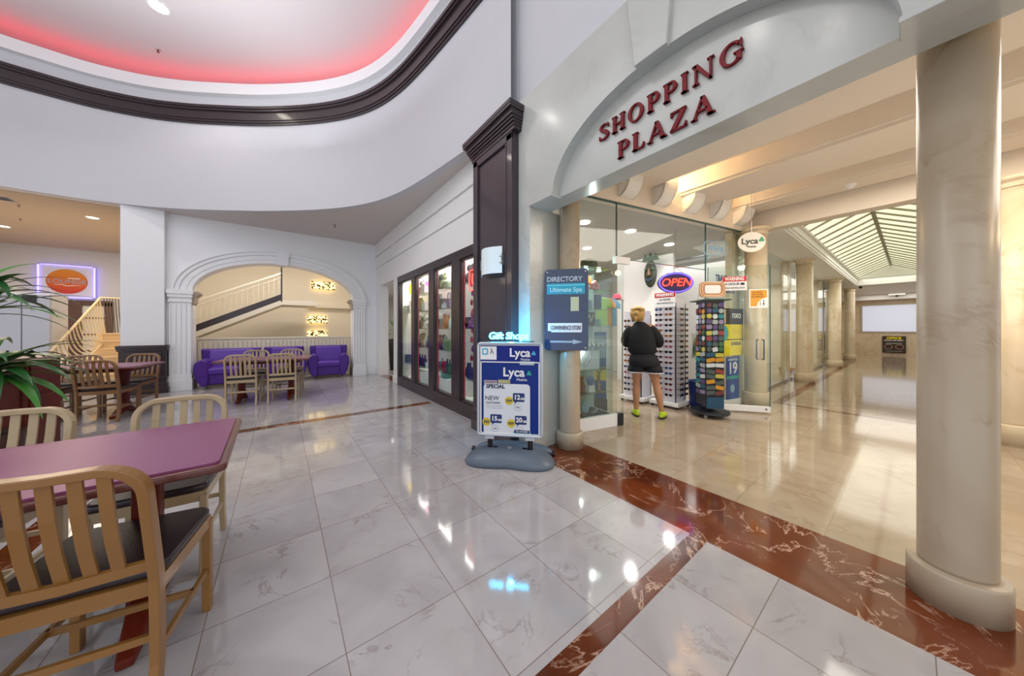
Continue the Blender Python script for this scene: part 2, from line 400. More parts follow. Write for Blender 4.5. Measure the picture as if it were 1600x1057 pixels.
# moulded arch ring and fluted pilasters
m = MB()
for w0, w1, dy in ((0, .05, .055), (.05, .085, .035), (.085, .16, .05), (.16, .195, .03), (.195, .27, .06), (.27, .305, .085)):
    A = []; B = []
    for k in range(n+1):
        a = PI*k/n; ca, sa = -math.cos(a), math.sin(a)
        A.append((AX+(AW+w0)*ca, SPZ+(RISE+w0)*sa)); B.append((AX+(AW+w1)*ca, SPZ+(RISE+w1)*sa))
    m.strip([(x, YA-dy, z) for x, z in A], [(x, YA-dy, z) for x, z in B])
    m.strip([(x, YA-dy, z) for x, z in A], [(x, YA, z) for x, z in A]); m.strip([(x, YA-dy, z) for x, z in B], [(x, YA, z) for x, z in B])
m.prism([(AX-.10, 2.84), (AX+.10, 2.84), (AX+.13, 3.20), (AX-.13, 3.20)], YA-.11, YA, 'y')
struct('trim_5', m, M['white2'])
def pilaster(name, x0, x1):
    m = MB(); m.box(x0, x1, YA-.05, YA+.02, .32, 1.86)
    nf = 4; w = (x1-x0)/(nf*2+1)
    for k in range(nf+1): m.box(x0+w*(2*k)+.004, x0+w*(2*k+1)-.004, YA-.068, YA-.05, .36, 1.82)
    m.box(x0-.02, x1+.02, YA-.10, YA+.02, 0, .24); m.box(x0-.01, x1+.01, YA-.085, YA+.02, .24, .32)
    m.box(x0-.01, x1+.01, YA-.08, YA+.02, 1.86, 1.92); m.box(x0-.02, x1+.02, YA-.095, YA+.02, 1.96, 2.03); m.box(x0-.03, x1+.035, YA-.115, YA+.02, 2.03, 2.12); m.box(x0, x1, YA-.06, YA+.02, 1.9, 1.97)
    struct(name, m, M['white2'], bevel=.004)
pilaster('trim_6', -1.84, -1.51); pilaster('trim_7', 1.605, 1.90)
# scrolled bracket ends inside the opening
m = MB()
for s, x in ((1, -1.51), (-1, 1.605)): 
    m.prism([(x, 2.10), (x+s*.10, 2.10), (x+s*.12, 2.06), (x+s*.05, 1.98), (x+s*.035, 1.85), (x, 1.80)], YA-.02, YA+.34, 'y')
    m.box(min(x, x+s*.03), max(x, x+s*.03), YA-.06, YA+.34, 0, .22)
struct('trim_8', m, mat('taupe_trim', 'b3a596', .5))
# ---- recess behind the arch
m = MB(); m.box(-2.3, -2.2, YA+.34, 12.6, 0, 4.1); m.box(2.1, 2.2, YA+.34, 12.6, 0, 4.1); m.box(-2.3, 2.2, 12.5, 12.6, 0, 4.1)
struct('wall_recess', m, M['cream'])
struct('ceiling_recess', MB().box(-2.3, 2.2, YA+.34, 12.6, 3.68, 3.75), M['creamc'])
m = MB(); m.box(-2.2, 2.1, 10.28, 10.36, 0, 1.04)
for k in range(48): m.box(-2.18+k*.09, -2.18+k*.09+.065, 10.255, 10.28, .1, .98)
m.box(-2.2, 2.1, 10.25, 10.40, 1.04, 1.08); struct('trim_9', m, M['cream'])
# ---- staircase behind the recess: dark stringer, cream soffit and steps
t = thing('staircase', 'cream staircase with dark stringer and railing rising behind the arch', 'staircase', (-1.9, 10.62, 0))
def sz(x): return 1.22+(x+1.66)*.52     # stringer bottom height at x
sl = .52
m = MB(); m.prism([(-.3, sz(-2.2)), (1.93, sz(.03)), (1.93, sz(.03)+.17), (-.3, sz(-2.2)+.17)], 0, .03, 'y'); part('stringer', m, M['wood_dark'], t, label='dark brown stringer')
m = MB(); m.prism([(-.3, sz(-2.2)-.13), (1.93, sz(.03)-.13), (2.75, sz(.03)-.13), (2.75, sz(.03)), (1.93, sz(.03)), (-.3, sz(-2.2))], -.02, 1.2, 'y'); part('soffit', m, M['cream'], t)
m = MB()
for k in range(11):
    x = -.3+k*.2; m.box(x, x+.21, .03, 1.1, sz(x-1.9)+.02, sz(x-1.9)+.02+.17)
part('steps', m, M['cream'], t)
r = MB(); r.sweep([(-.3, 0, sz(-2.2)+.75), (1.93, 0, sz(.03)+.75)], [(-.02, -.02), (.02, -.02), (.02, .02), (-.02, .02)]); r.tube([(-.3, 0, sz(-2.2)+.62), (1.93, 0, sz(.03)+.62)], .01, 6)
rail = part('handrail', r, M['cream'], t)
for k in range(20):
    x = -.22+k*.11; b = MB().tube([(x, .01, sz(x-1.9)+.16), (x, .01, sz(x-1.9)+.75)], .008, 6); part('baluster', b, M['cream'], t)
m = MB().box(1.91, 1.945, -.02, .03, sz(.03)-.05, 3.4); part('newel_post', m, M['wood_dark'], t, label='thin dark newel post')
# ledges on the recess wall
m = MB(); m.box(.75, 2.1, 12.3, 12.5, 2.02, 2.12); struct('trim_10', m, M['cream'])
# ---- white square pillar with dark wainscot
m = MB().box(-2.45, -1.88, 9.22, 9.72, 0, ZL); struct('trim_11', m, M['white2'])
m = MB(); x0, x1, y0 = -2.47, -1.85, 9.19
m.box(x0, x1, y0, 9.7, 0, .95)
m.box(x0-.03, x1+.03, y0-.03, 9.7, .91, .97); m.box(x0-.02, x1+.02, y0-.02, 9.7, .86, .91); m.box(x0-.04, x1+.04, y0-.04, 9.7, 0, .12); m.box(x0-.025, x1+.025, y0-.025, 9.7, .12, .2); m.box(x0-.02, x1+.02, y0-.02, 9.7, .30, .33)
m.box(x0+.06, x1-.06, y0-.012, y0, .38, .82)
struct('baseboard_pillar', m, M['wood_dark'], bevel=.004)
# ---- lounge beyond the pillar
m = MB(); m.box(-9, -2.2, 15.3, 15.4, 0, ZL); m.box(-6.5, -6.4, 12.6, 15.3, 0, ZL); m.box(-2.3, -2.2, 12.6, 15.3, 0, ZL)
struct('wall_lounge', m, M['white'])
m = MB(); m.box(-2.44, -2.36, 9.7, 12.4, 0, ZL); struct('wall_stair', m, M['cream'])
# lounge door: brown frame, lights in rows
m = MB(); m.box(-5.6, -4.2, 15.2, 15.3, 2.0, 2.16); m.box(-5.62, -5.45, 15.2, 15.3, 0, 2.1); m.box(-4.35, -4.2, 15.2, 15.3, 0, 2.1); m.box(-5.08, -4.78, 15.18, 15.3, 0, 2.1)
for z in (.6, 1.1, 1.6): m.box(-5.5, -4.3, 15.22, 15.26, z, z+.05)
d = struct('door_1', m, mat('lounge_door_wood', '5a3a30', .4)); 
part('door_glass', MB().box(-5.5, -4.3, 15.24, 15.25, .1, 2.05), mat('frosted_door_glass', 'd9d5d0', .3), d)
# ================================================================ gift shop windows
win = MB(); FX0, FX1 = 2.165, 2.26
win.box(FX0, FX1, 3.60, 7.26, 0, .20); win.box(FX0, FX1, 3.60, 7.26, 2.36, 2.5)
for a, b in ((7.167, 7.26), (6.124, 6.313), (5.158, 5.391), (4.168, 4.449), (3.45, 3.62)): win.box(FX0, FX1, a, b, .2, 2.36)
PANES = [(6.313, 7.167), (5.391, 6.124), (4.449, 5.158), (3.62, 4.168)]
for a, b in PANES:
    for y in (a, b-.02): win.box(FX0+.02, FX1, y, y+.02, .2, 2.36)
    win.box(FX0+.02, FX1, a, b, .2, .225); win.box(FX0+.02, FX1, a, b, 2.335, 2.36)
w1 = struct('window_1', win, M['wood_dark'], bevel=.004)
for a, b in PANES: part('window_pane', MB().box(2.205, 2.213, a+.02, b-.02, .22, 2.34), M['glass'], w1)
# gift shop interior
m = MB(); m.box(3.6, 3.7, 3.4, 7.6, 0, 2.8); m.box(2.42, 3.7, 7.5, 7.6, 0, 2.8); m.box(2.3, 3.7, 3.35, 3.45, 0, 2.8); m.box(2.27, 3.6, 3.45, 7.5, 0, .12)
struct('wall_gift_shop', m, mat('gift_paint', 'd8cfcb', .5)); struct('ceiling_gift_shop', MB().box(2.42, 3.7, 3.4, 7.6, 2.8, 2.85), M['white'])
# ================================================================ dark pilaster with crown
m = MB(); PX = 2.02
m.box(PX, 2.21, 2.64, 3.47, 0, 3.5)
for y0, y1, z0, z1 in ((2.64, 3.47, 0, .22), (2.64, 3.47, 3.38, 3.50), (2.64, 2.74, .2, 3.45), (3.37, 3.47, .2, 3.45)): m.box(PX-.018, PX, y0, y1, z0, z1)
for y0, y1 in ((2.74, 2.755), (3.355, 3.37)): m.box(PX-.026, PX, y0, y1, .22, 3.38)
m.box(PX-.026, PX, 2.74, 3.37, 3.365, 3.38); m.box(PX-.04, 2.2, 2.62, 3.49, 0, .14)
pr = struct('trim_12', m, M['wood_panel'], bevel=.004)
m = MB()
for z0, z1, d in ((3.46, 3.50, .025), (3.50, 3.53, .035), (3.53, 3.56, .05), (3.56, 3.59, .065), (3.59, 3.62, .08), (3.62, 3.65, .085), (3.65, 3.68, .11), (3.68, 3.72, .115)): m.box(PX-d, 2.2, 2.60-d*.5, 3.47+d, z0, z1)
struct('trim_13', m, M['wood_dark'])
# ================================================================ stone portal with arches
SY = 1.07; SH = 1.046; SZ = 2.6; SR = .635; TOP = 3.8
m = MB()
yy = [2.66, 2.12]+[SY+SH*math.cos(PI*k/40) for k in range(41)][1:-1]+[.024, -.29]+[SY-2.41+SH*math.cos(PI*k/24) for k in range(25)][1:-1]+[-2.39, -3.2]
def pz(y):
    for c in (SY, SY-2.41):
        if abs(y-c) < SH: return SZ+SR*math.sqrt(1-((y-c)/SH)**2)
    return SZ
A = [(2.1, y, pz(y)) for y in yy]; B = [(2.1, y, TOP) for y in yy]
m.strip(A, B); m.strip([(2.2, y, z) for _, y, z in A], A); m.strip(B, [(2.2, y, TOP) for y in yy])
m.box(2.2, 2.40, -3.2, 2.66, SZ, TOP)                   # tympanum and lintel
m.box(2.1, 2.72, 2.45, 2.66, 0, SZ+.002)                 # left pier
struct('wall_portal', m, M['travert'])
m = MB(); m.prism([(1.235, 3.22), (1.0, 3.22), (.955, 3.8), (1.30, 3.8)][::-1], 2.06, 2.11, 'x')
struct('trim_14', m, M['travert'], bevel=.006)
m = MB()   # lip under the ring feet
for a, b in ((2.11, 2.44), (-.30, .035)): m.box(2.075, 2.22, a, b, SZ-.012, SZ+.014)
struct('trim_15', m, M['travert'], bevel=.004)
struct('baseboard_portal', MB().box(2.085, 2.72, 2.44, 2.64, 0, .16), M['travert'], bevel=.004)
# columns under the lintel
def column(x, y, h, r, rb, hb, m_, label, cap=False, name='column'):
    t = thing(name, label, 'column', (x, y, 0), 0)
    part('base', MB().lathe([(rb, 0), (rb, hb-.012), (rb-.006, hb), (r+.01, hb+.004)], 48), m_, t, smooth=False)
    part('shaft', MB().lathe([(r*.985, hb), (r, hb+.02), (r, h-.13 if cap else h)], 48), m_, t, smooth=False)
    if cap:
        c = MB().lathe([(r, h-.13), (r+.015, h-.125), (r+.015, h-.105), (r+.005, h-.10), (r+.008, h-.07), (r+.045, h-.045), (r+.05, h-.03), (r+.05, h)], 48)
        part('capital', c, m_, t)
    for o in [q for q in bpy.data.objects if q.parent == t]:
        for p in o.data.polygons: p.use_smooth = abs(p.normal.z) < .7
    return t
column(2.565, 2.31, 2.99, .112, .148, .165, M['colm'], 'marble column between the blue directory sign and the display case')
column(2.565, -.125, 2.99, .114, .148, .165, M['colm'], 'large marble column in the right foreground on the red marble band')
column(2.565, -2.55, 2.99, .114, .148, .165, M['colm'], 'marble column beyond the right edge of the photograph')
# ================================================================ plaza ceiling with beams
m = MB()
ZB = 3.3; YR = -6
m.box(2.4, 7.0, YR, 2.75, 3.56, 3.62)
for a, b in ((2.40, 4.18), (4.80, 5.56), (6.10, 6.52), (6.6, 7.0)): m.box(a, b, YR, 2.75, ZB, 3.57)
for a, b in ((4.18, 4.22), (4.76, 4.80), (5.56, 5.60), (6.06, 6.10), (6.52, 6.56)): m.box(a, b, YR, 2.75, ZB+.035, 3.57)
m.box(6.60, 6.84, YR, 1.85, 3.0, ZB)
m.box(2.40, 2.70, YR, 2.6, 2.98, ZB)
struct('ceiling_plaza', m, M['creamc'])
# shop front line
G0 = Vector((2.72, 2.600)); GD = Vector((3.186, -.678)).normalized(); GN = Vector((-GD.y, GD.x))   # GN points into the shop
def gp(s, off=0, z=0): v = G0+GD*s+GN*off; return (v.x, v.y, z)
GANG = math.atan2(GD.y, GD.x)
m = MB(); a = gp(-.05, -.03); b = gp(4.55, -.03); c = gp(4.55, .12); d = gp(-.05, .12)
m.prism([(a[0], a[1]), (b[0], b[1]), (c[0], c[1]), (d[0], d[1])], 3.0, 3.57)
struct('wall_shop_fascia', m, M['creamc'])
# curved uplight brackets on the fascia
def bracket_mesh():
    m = MB(); n = 10; D = .21; H = .27; W = .125
    prof = [(-D*math.sin(PI/2*k/n)**1.0, H-H*math.cos(PI/2*k/n)) for k in range(n+1)]    # y outward (negative), z
    for k in range(n):
        (y0, z0), (y1, z1) = prof[k], prof[k+1]
        m._add([(-W, y0, z0), (W, y0, z0), (W, y1, z1), (-W, y1, z1), (-W, y0+.02, z0+.012), (W, y0+.02, z0+.012), (W, y1+.02, z1), (-W, y1+.02, z1)], [(0, 1, 2, 3), (7, 6, 5, 4), (0, 3, 7, 4), (1, 5, 6, 2)])
    for s in (-W, W-.015): m.prism([(0, 0)]+prof[1:]+[(0, H)], s, s+.015, 'x')
    return m
bw = ['leftmost, under the beam by the lintel', 'lighting the first ceiling pocket', 'under the middle beam', 'lighting the second ceiling pocket', 'rightmost, nearest the corner column']
for k in range(5):
    s = 1.03+k*.645
    t = thing('wall_sconce', 'plaster uplight above the shop glass, '+bw[k], 'wall lamp', gp(s, -.03, 3.07), GANG, 'plaster uplights above the shop glass')
    part('shade', bracket_mesh(), M['offwhite'], t)
    part('lamp', MB().box(-.1, .1, -.10, -.05, .16, .19), mat('lamp_warm', 'ffd690', .5, emit='ffc060', strength=9), t)
    g = gp(s, -.13, 3.41); lamp('uplight', 'POINT', g, 13 if k in (1, 3, 4) else 1.2, WARM, .05)
for x, p_ in ((3.45, 11), (5.2, 11), (6.35, 6)): lamp('uplight', 'POINT', (x, -1.9, 2.93), p_, WARM, .08)  # added warm points out of view, without brackets, brightening the beams' right ends
m = MB().lathe([(.06, 0), (.055, -.02), (.03, -.035), (.02, -.05)], 20); d = single('smoke_detector', m, M['white2'], 'small round smoke detector on the beam before the skylight', 'smoke detector', loc=(6.3, .52, 3.3)); d['label'] = 'small round smoke detector under the beam before the skylight'
# ================================================================ corridor with skylight
CY = .486
m = MB()
for s in (1, -1):
    y0, y1 = CY+s*.82, CY+s*1.30
    for z0, z1, q in ((2.985, 3.02, .02), (3.02, 3.08, 0), (3.08, 3.14, -.02), (3.14, 3.24, 0), (3.24, 3.29, -.04)):
        ya, yb = sorted((y0+s*q, CY+s*2.3)); m.box(6.84, 18.0, ya, yb, z0, z1)
m.box(17.9, 18.0, -2.0, 3.0, 2.98, 3.27); m.box(18.0, 24, -2.0, 3.0, 2.98, 3.02)
struct('ceiling_corridor', m, M['offwhite'])
# skylight: translucent panels and glazing bars
sk = MB(); y0, yc, y1, zb, zr = CY-.82, CY, CY+.82, 3.27, 3.69
pan = MB(); pan.quad((6.84, y0, zb), (17.95, y0, zb), (17.95, yc, zr), (6.84, yc, zr)); pan.quad((6.84, y1, zb), (17.95, y1, zb), (17.95, yc, zr), (6.84, yc, zr))
mp = mat('skylight_panel', 'dfe0c0', .6, emit='e6e4cc', strength=.80)
rf = MB(); rf.bar((6.84, yc, zr-.02), (17.95, yc, zr-.02), .06, .05)
rf.bar((6.84, y0, zb), (17.95, y0, zb), .04, .05); rf.bar((6.84, y1, zb), (17.95, y1, zb), .04, .05)
for k in range(22):
    x = 7.0+k*.51
    for yy_ in (y0, y1): rf.bar((x, yy_, zb-.01), (x, yc, zr-.03), .035, .03, up=(0, 0, 1))
w2 = struct('window_2', rf, mat('skylight_bar', '99977c', .5)); part('window_pane', pan, mp, w2)
gm = MB(); gm.prism([(y0, zb), (y1, zb), (yc, zr)], 17.95, 18.0, 'x'); struct('wall_gable', gm, M['offwhite'])
# corridor columns and the pilasters behind them
nm = ['first', 'second', 'third', 'fourth']
for k, (x, y) in enumerate(((6.46, 1.62), (10.2, 1.60), (14.95, 1.60), (19.0, 1.60))):
    column(x, y, 3.0, .155, .19, .23, M['colm2'], ['cream marble column at the corner behind the open glass door', 'second cream marble column along the corridor glass, past the open door', 'third cream marble column along the corridor, halfway to the far wall', 'last and smallest cream marble column before the far hall'][k], cap=True)
for k, x in enumerate((6.6, 10.8, 15.2, 19.0)):
    column(x, -.68, 3.0, .155, .19, .23, M['colm2'], ['cream marble column at the right edge, beyond the large foreground column', 'second column of the right corridor row', 'third column of the right corridor row', 'last column of the right corridor row'][k], cap=True)
m = MB()
for x in (6.45, 10.2, 15.0, 19.0): m.box(x-.2, x+.2, 1.90, 2.0, 0, 2.98)
struct('wall_corridor_piers', m, M['colm2'])
m = MB()
for a, b in ((6.5, 10.0), (10.4, 14.8), (15.2, 18.8)): m.box(a, b, 1.86, 1.90, 0, .06)
w3 = struct('window_3', m, M['steel'])
for a, b in ((6.5, 10.0), (10.4, 14.8), (15.2, 18.8)): part('window_pane', MB().box(a, b, 1.874, 1.886, .06, 2.95), M['glass'], w3)
m = MB(); m.box(8.0, 19.2, 5.0, 5.1, 0, 3); m.box(19.2, 19.3, 1.9, 5.1, 0, 3); m.box(14.9, 15.0, 2.0, 5, 0, 3); struct('wall_side_shop', m, M['cream'])
struct('ceiling_side_shop', MB().box(7.9, 19.3, 1.9, 5.1, 2.98, 3.02), M['white'])
# far wall
m = MB(); m.box(23.8, 23.9, -6, 3.2, 0, 3.0); m.box(18.4, 23.8, 3.0, 3.1, 0, 3); m.box(18.4, 23.8, -2.5, -2.4, 0, 3); struct('wall_far', m, M['colm2'])
struct('ceiling_far_drop', MB().box(23.2, 23.8, -2.4, 3.0, 2.72, 3.0), M['white2'])
w4 = struct('window_4', MB().box(23.74, 23.8, -1.6, 1.60, 1.13, 2.47), M['silver']); part('window_pane', MB().box(23.72, 23.74, -1.55, 1.55, 1.17, 2.43), mat('bright_window', 'b9bcc8', .3, emit='e8ecff', strength=.38), w4)
m = MB(); m.box(7.35, 24, -4.0, -3.9, 0, 3); struct('wall_corridor_right', m, M['cream'])
# right end of the plaza
m = MB(); m.box(2.4, 7.4, -6.1, -6.0, 0, 3.6); struct('wall_plaza_right', m, M['cream'])
# ================================================================ shop interior
m = MB(); m.box(2.62, 2.72, 2.64, 6.3, 0, 3.05); m.box(2.7, 8.4, 6.2, 6.3, 0, 3.05); m.box(8.3, 8.4, 2.05, 6.3, 0, 3.05); m.box(6.55, 8.4, 2.02, 2.1, 0, 3.05)
m.box(6.9, 7.0, 3.2, 4.6, 0, 3.02)
struct('wall_shop', m, mat('shop_paint', 'e0dedb', .6)); struct('ceiling_shop', MB().prism([gp(-.1, .05)[:2], gp(5.0, .05)[:2], (8.4, 6.3), (2.65, 6.3)], 3.02, 3.06), mat('shop_ceiling', 'bdb9b6', .7))
# ================================================================ SHOP FRONT
def gbox(mb, s0, s1, o0, o1, z0, z1):
    P = [gp(s0, o0), gp(s1, o0), gp(s1, o1), gp(s0, o1)]
    mb.prism([p[:2] for p in P], z0, z1); return mb
fr = MB()
gbox(fr, 0, 3.80, -.015, .015, 2.985, 3.0); gbox(fr, .895, .905, -.01, .01, 2.25, 2.985); gbox(fr, 2.785, 2.795, -.01, .01, 2.25, 2.985)
gbox(fr, .9, 2.79, -.01, .01, 2.243, 2.25); gbox(fr, 2.785, 2.793, -.01, .01, .1, 2.25)
w5 = struct('window_5', fr, M['glassedge'])
for s0, s1, z0, z1 in ((0, .895, .16, 2.985), (.905, 2.785, 2.25, 2.985), (2.795, 3.80, .10, 2.985), (.905, 1.03, .05, 2.243)):
    part('window_pane', gbox(MB(), s0, s1, -.006, .006, z0, z1), M['glass'], w5)
part('sill', gbox(gbox(MB(), 2.79, 3.80, -.03, .03, 0, .10), 0, .9, -.02, .03, 0, .16), M['white2'], w5)
part('shoe', gbox(MB(), .90, 1.0, -.03, .03, 0, .16), mat('dark_metal', '3a3f45', .3, .8), w5, label='dark metal shoe at the foot of the glass')
part('hinge_patch', gbox(MB(), .86, 1.12, -.03, .03, 2.18, 2.27), M['white2'], w5)
# open glass door
HD = Vector((5.45, 1.985)); HE = Vector((5.945, 1.315)); DD = (HE-HD).normalized(); DL = (HE-HD).length; DANG = math.atan2(DD.y, DD.x)
dr = struct('door_2', MB().box(0, DL, -.006, .006, .10, 2.28), M['glass'], loc=(HD.x, HD.y, 0), rot=(0, 0, DANG))
part('door_edge', MB().box(DL-.004, DL+.004, -.007, .007, .1, 2.28).box(-.004, .004, -.007, .007, .1, 2.28), M['glassedge'], dr)
part('bottom_rail', MB().box(0, DL, -.022, .022, .02, .11), M['white2'], dr, bevel=.004)
part('lock', MB().lathe([(.012, 0), (.012, .006)], 12), M['black'], dr, loc=(DL-.06, -.022, .07), rot=(PI/2, 0, 0))
hm = MB()
for s in (-.05,): hm.tube([(DL-.10, s+.045, .83), (DL-.10, s, .83), (DL-.10, s, 1.13), (DL-.10, s+.045, 1.13)], .011, 8, up=(1, 0, 0))
for s in (.05,): hm.tube([(DL-.155, s-.045, .83), (DL-.155, s, .83), (DL-.155, s, 1.13), (DL-.155, s-.045, 1.13)], .011, 8, up=(1, 0, 0))
part('door_handle', hm, mat('handle_steel', '6c7278', .35, .8), dr)
# helper: flat sign in a local frame x right, z up, front -y
def panel(w, h, d=.006, r=0, z0=None):
    m = MB(); P = rrect(w, h, r, 4) if r else [(-w/2, -h/2), (w/2, -h/2), (w/2, h/2), (-w/2, h/2)]
    m.prism(P, 0, d, 'y'); return m
RED = mat('sign_red', 'c2262c', .4); WHT = mat('sign_white', 'efefef', .4); NAVY = mat('sign_navy', '14306e', .35); BLU = mat('sign_blue', '0f4aa0', .35)
YEL = mat('sign_yellow', 'ffec10', .4); CYN = mat('sign_cyan', '39b6d8', .4); BLK = mat('sign_black', '1b1d22', .4); GRY = mat('sign_grey', '9aa0a6', .4); ORG = mat('sign_orange', 'e9a23a', .4)
TEAL = mat('sign_teal', '2aa79b', .4); DTEXT = mat('dark_text', '22304e', .5); GOLD = mat('sign_gold', 'd9c040', .4); PINK = mat('neon_pink', 'ff5fa0', .4, emit='ff4a90', strength=5)
def flat(parent, name, poly, y, m, d=.0015, **k):
    return part(name, MB().prism(poly, y-d, y, 'y'), m, parent, **k)
def rect(w, h, cx=0, cz=0): return [(cx-w/2, cz-h/2), (cx+w/2, cz-h/2), (cx+w/2, cz+h/2), (cx-w/2, cz+h/2)]
DF = DANG   # posters on the glass door face the camera side
def on_door(s, z, side=-1):
    p = HD+DD*s+Vector((DD.y, -DD.x))*.012*(1 if side < 0 else -1); return (p.x, p.y, z)
def warning(name, loc, rz, w, h, label):
    t = thing(name, label, 'sign', loc, rz); part('plate', panel(w, h, .004), WHT, t); flat(t, 'header', rect(w*.98, h*.36, 0, h*.31), 0, RED)
    text('lettering', 'WARNING', h*.34, WHT, t, (0, -.003, h*.31), sx=.9*w/(h*1.9), bold=.002); text('lettering', '24 HOUR', h*.24, DTEXT, t, (-w*.12, -.001, -h*.05), bold=.001)
    text('lettering', 'VIDEO SURVEILLANCE', h*.17, DTEXT, t, (0, -.001, -h*.33), sx=w/(h*2.0)); 
    part('camera_mark', MB().prism(rect(w*.16, h*.16, w*.33, -h*.05), -.002, 0, 'y'), BLK, t); return t
warning('warning_sign', on_door(.36, 2.01), DF, .33, .22, 'red and white WARNING sticker on the open glass door')
t = thing('door_notice', 'square orange and white notice with walking figures on the glass door', 'sign', on_door(.68, 1.765), DF)
part('plate', panel(.245, .29, .004, .01), WHT, t); flat(t, 'panel', rect(.215, .25, 0, .005), 0, ORG)
q = [(.1075, -.12)]+[(.1075-.13*math.cos(a), -.12+.13*math.sin(a)) for a in [PI/2*k/10 for k in range(11)]]
flat(t, 'field', q, -.0015, WHT)
for x, s in ((.02, .7), (.065, 1)):
    part('figure', MB().prism(rect(.012*s, .05*s, x, -.09+.01*s), -.005, -.003, 'y').prism(ell(.008*s, .008*s, 12, x, -.05*s-.0)if 0 else ell(.009*s, .009*s, 12, x, -.055+.02*s), -.005, -.003, 'y'), BLK, t)
for k in range(3): text('lettering', ['NO SHIRT', 'NO SHOES', 'NO SERVICE'][k], .03, mat('ochre_text', '9a6412', .5), t, (-.015, -.003, .095-.035*k))
# posters on the fixed pane
t = thing('poster', 'black and yellow phone plan poster on the shop glass right of the doorway', 'poster', gp(3.47, -.012, 1.245), GANG)
part('sheet', panel(.68, .80, .003), YEL, t); flat(t, 'header', rect(.68, .27, 0, .265), 0, BLK); text('lettering', 'nxo', .17, WHT, t, (.14, -.003, .29), bold=.002)
flat(t, 'photo', rect(.17, .24, -.25, .26), -.0015, mat('photo_pale', 'd9c5bd', .5)); flat(t, 'figure', ell(.045, .10, 20, -.25, .25), -.003, mat('photo_dark', '60282c', .5))
flat(t, 'disc', ell(.11, .13, 32, -.2, -.02), 0, CYN); flat(t, 'band', rect(.5, .014, .1, -.13), 0, BLK)
text('lettering', '$50/$60', .085, BLK, t, (.12, -.003, -.2)); 
for k in range(3): flat(t, 'text_line', rect(.26, .006, .15, .04-.03*k), 0, GOLD)
t = thing('poster', 'blue poster with a large white 19 low on the shop glass', 'poster', gp(3.50, -.012, .44), GANG)
part('sheet', panel(.36, .75, .003), BLU, t); text('lettering', '19', .27, WHT, t, (.0, -.003, .18), bold=.006); flat(t, 'band', rect(.34, .05, 0, .03), 0, TEAL); flat(t, 'disc', ell(.06, .07, 24, 0, -.16), 0, mat('pale_blue', '8fb6cf', .5)); text('lettering', 'UNLIMITED', .055, WHT, t, (0, -.003, .33))
t = thing('window_lettering', 'dark blue TRAVEL PRODUCTS lettering on the shop glass', 'lettering', gp(3.26, -.010, 2.05), GANG)
text('lettering', 'TRAVEL', .155, NAVY, t, (-.05, 0, .08), sx=.62, bold=.004); text('lettering', 'PRODUCTS', .155, NAVY, t, (.05, 0, -.10), sx=.62, bold=.004)
# speech bubble decal
t = thing('bubble_decal', 'pale blue outlined speech bubble decal on the upper shop glass', 'decal', gp(3.05, -.010, 2.62), GANG)
pl = [(-.3+.6*(k/12), .10+.03*math.sin(k)) for k in range(13)]
P = rrect(.62, .22, .08, 5); P = P+[]
m = MB().tube([(x, 0, z+.08*x) for x, z in P], .007, 6, closed=True, up=(0, 1, 0)); m.tube([(-.2, 0, -.12), (-.24, 0, -.2), (-.1, 0, -.115)], .007, 6, up=(0, 1, 0)); m.tube([(-.2+.04*k, 0, .045*(1 if k % 2 else -1)) for k in range(11)], .010, 6, up=(0, 1, 0))
part('outline', m, mat('bubble_blue', '9fc1d6', .4), t)
# Lyca oval hanging sign
def clover(parent, x, z, r, y, m):
    mb_ = MB()
    for a in (90, 210, 330): mb_.prism(ell(r*.62, r*.62, 14, x+r*.62*math.cos(math.radians(a)), z+r*.62*math.sin(math.radians(a))), y-.002, y, 'y')
    part('clover_mark', mb_, m, parent)
LY = mat('leaf_green', '1d9a6b', .4)
t = thing('oval_sign', 'round white Lyca sign hanging before the corner column', 'sign', (6.01, 1.56, 2.69), -YAW-.25)
m = MB().prism(ell(.19, .16, 40), 0, .02, 'y'); part('disc', m, mat('sign_cream', 'efe9dc', .4), t)
text('lettering', 'Lyca', .13, BLK, t, (-.03, -.003, .012), bold=.003); clover(t, .135, .03, .034, -.001, LY); text('lettering', 'Mobile', .045, DTEXT, t, (0, -.003, -.075))
part('hanging_rod', MB().tube([(0, .01, .16), (0, .01, .868)], .004, 6), M['steel'], t)
# neon OPEN
t = thing('open_sign', 'oval purple and red neon OPEN sign hanging in the shop doorway', 'sign', (5.37, 2.45, 2.085), -YAW-.15)
part('backing', MB().prism(ell(.285, .18, 48), 0, .03, 'y'), mat('open_backing', '2a1250', .4), t)
part('ring_tube', MB().tube([(x, -.012, z) for x, z in ell(.262, .158, 48)], .011, 8, closed=True, up=(0, 1, 0)), mat('neon_violet', '7a6cff', .4, emit='4a3cff', strength=2.2), t)
NR = mat('neon_open_red', 'ff3a3a', .4, emit='ff3420', strength=3.5)
text('lettering', 'OPEN', .19, NR, t, (0, -.012, 0), shear=.25, depth=.008, sx=.98)
m = MB().tube([(-.13, .01, .16), (0, .01, .27), (.13, .01, .16)], .003, 6, up=(0, 1, 0)); m.tube([(0, .01, .27), (0, .01, .93)], .002, 6); part('cord', m, M['black'], t)
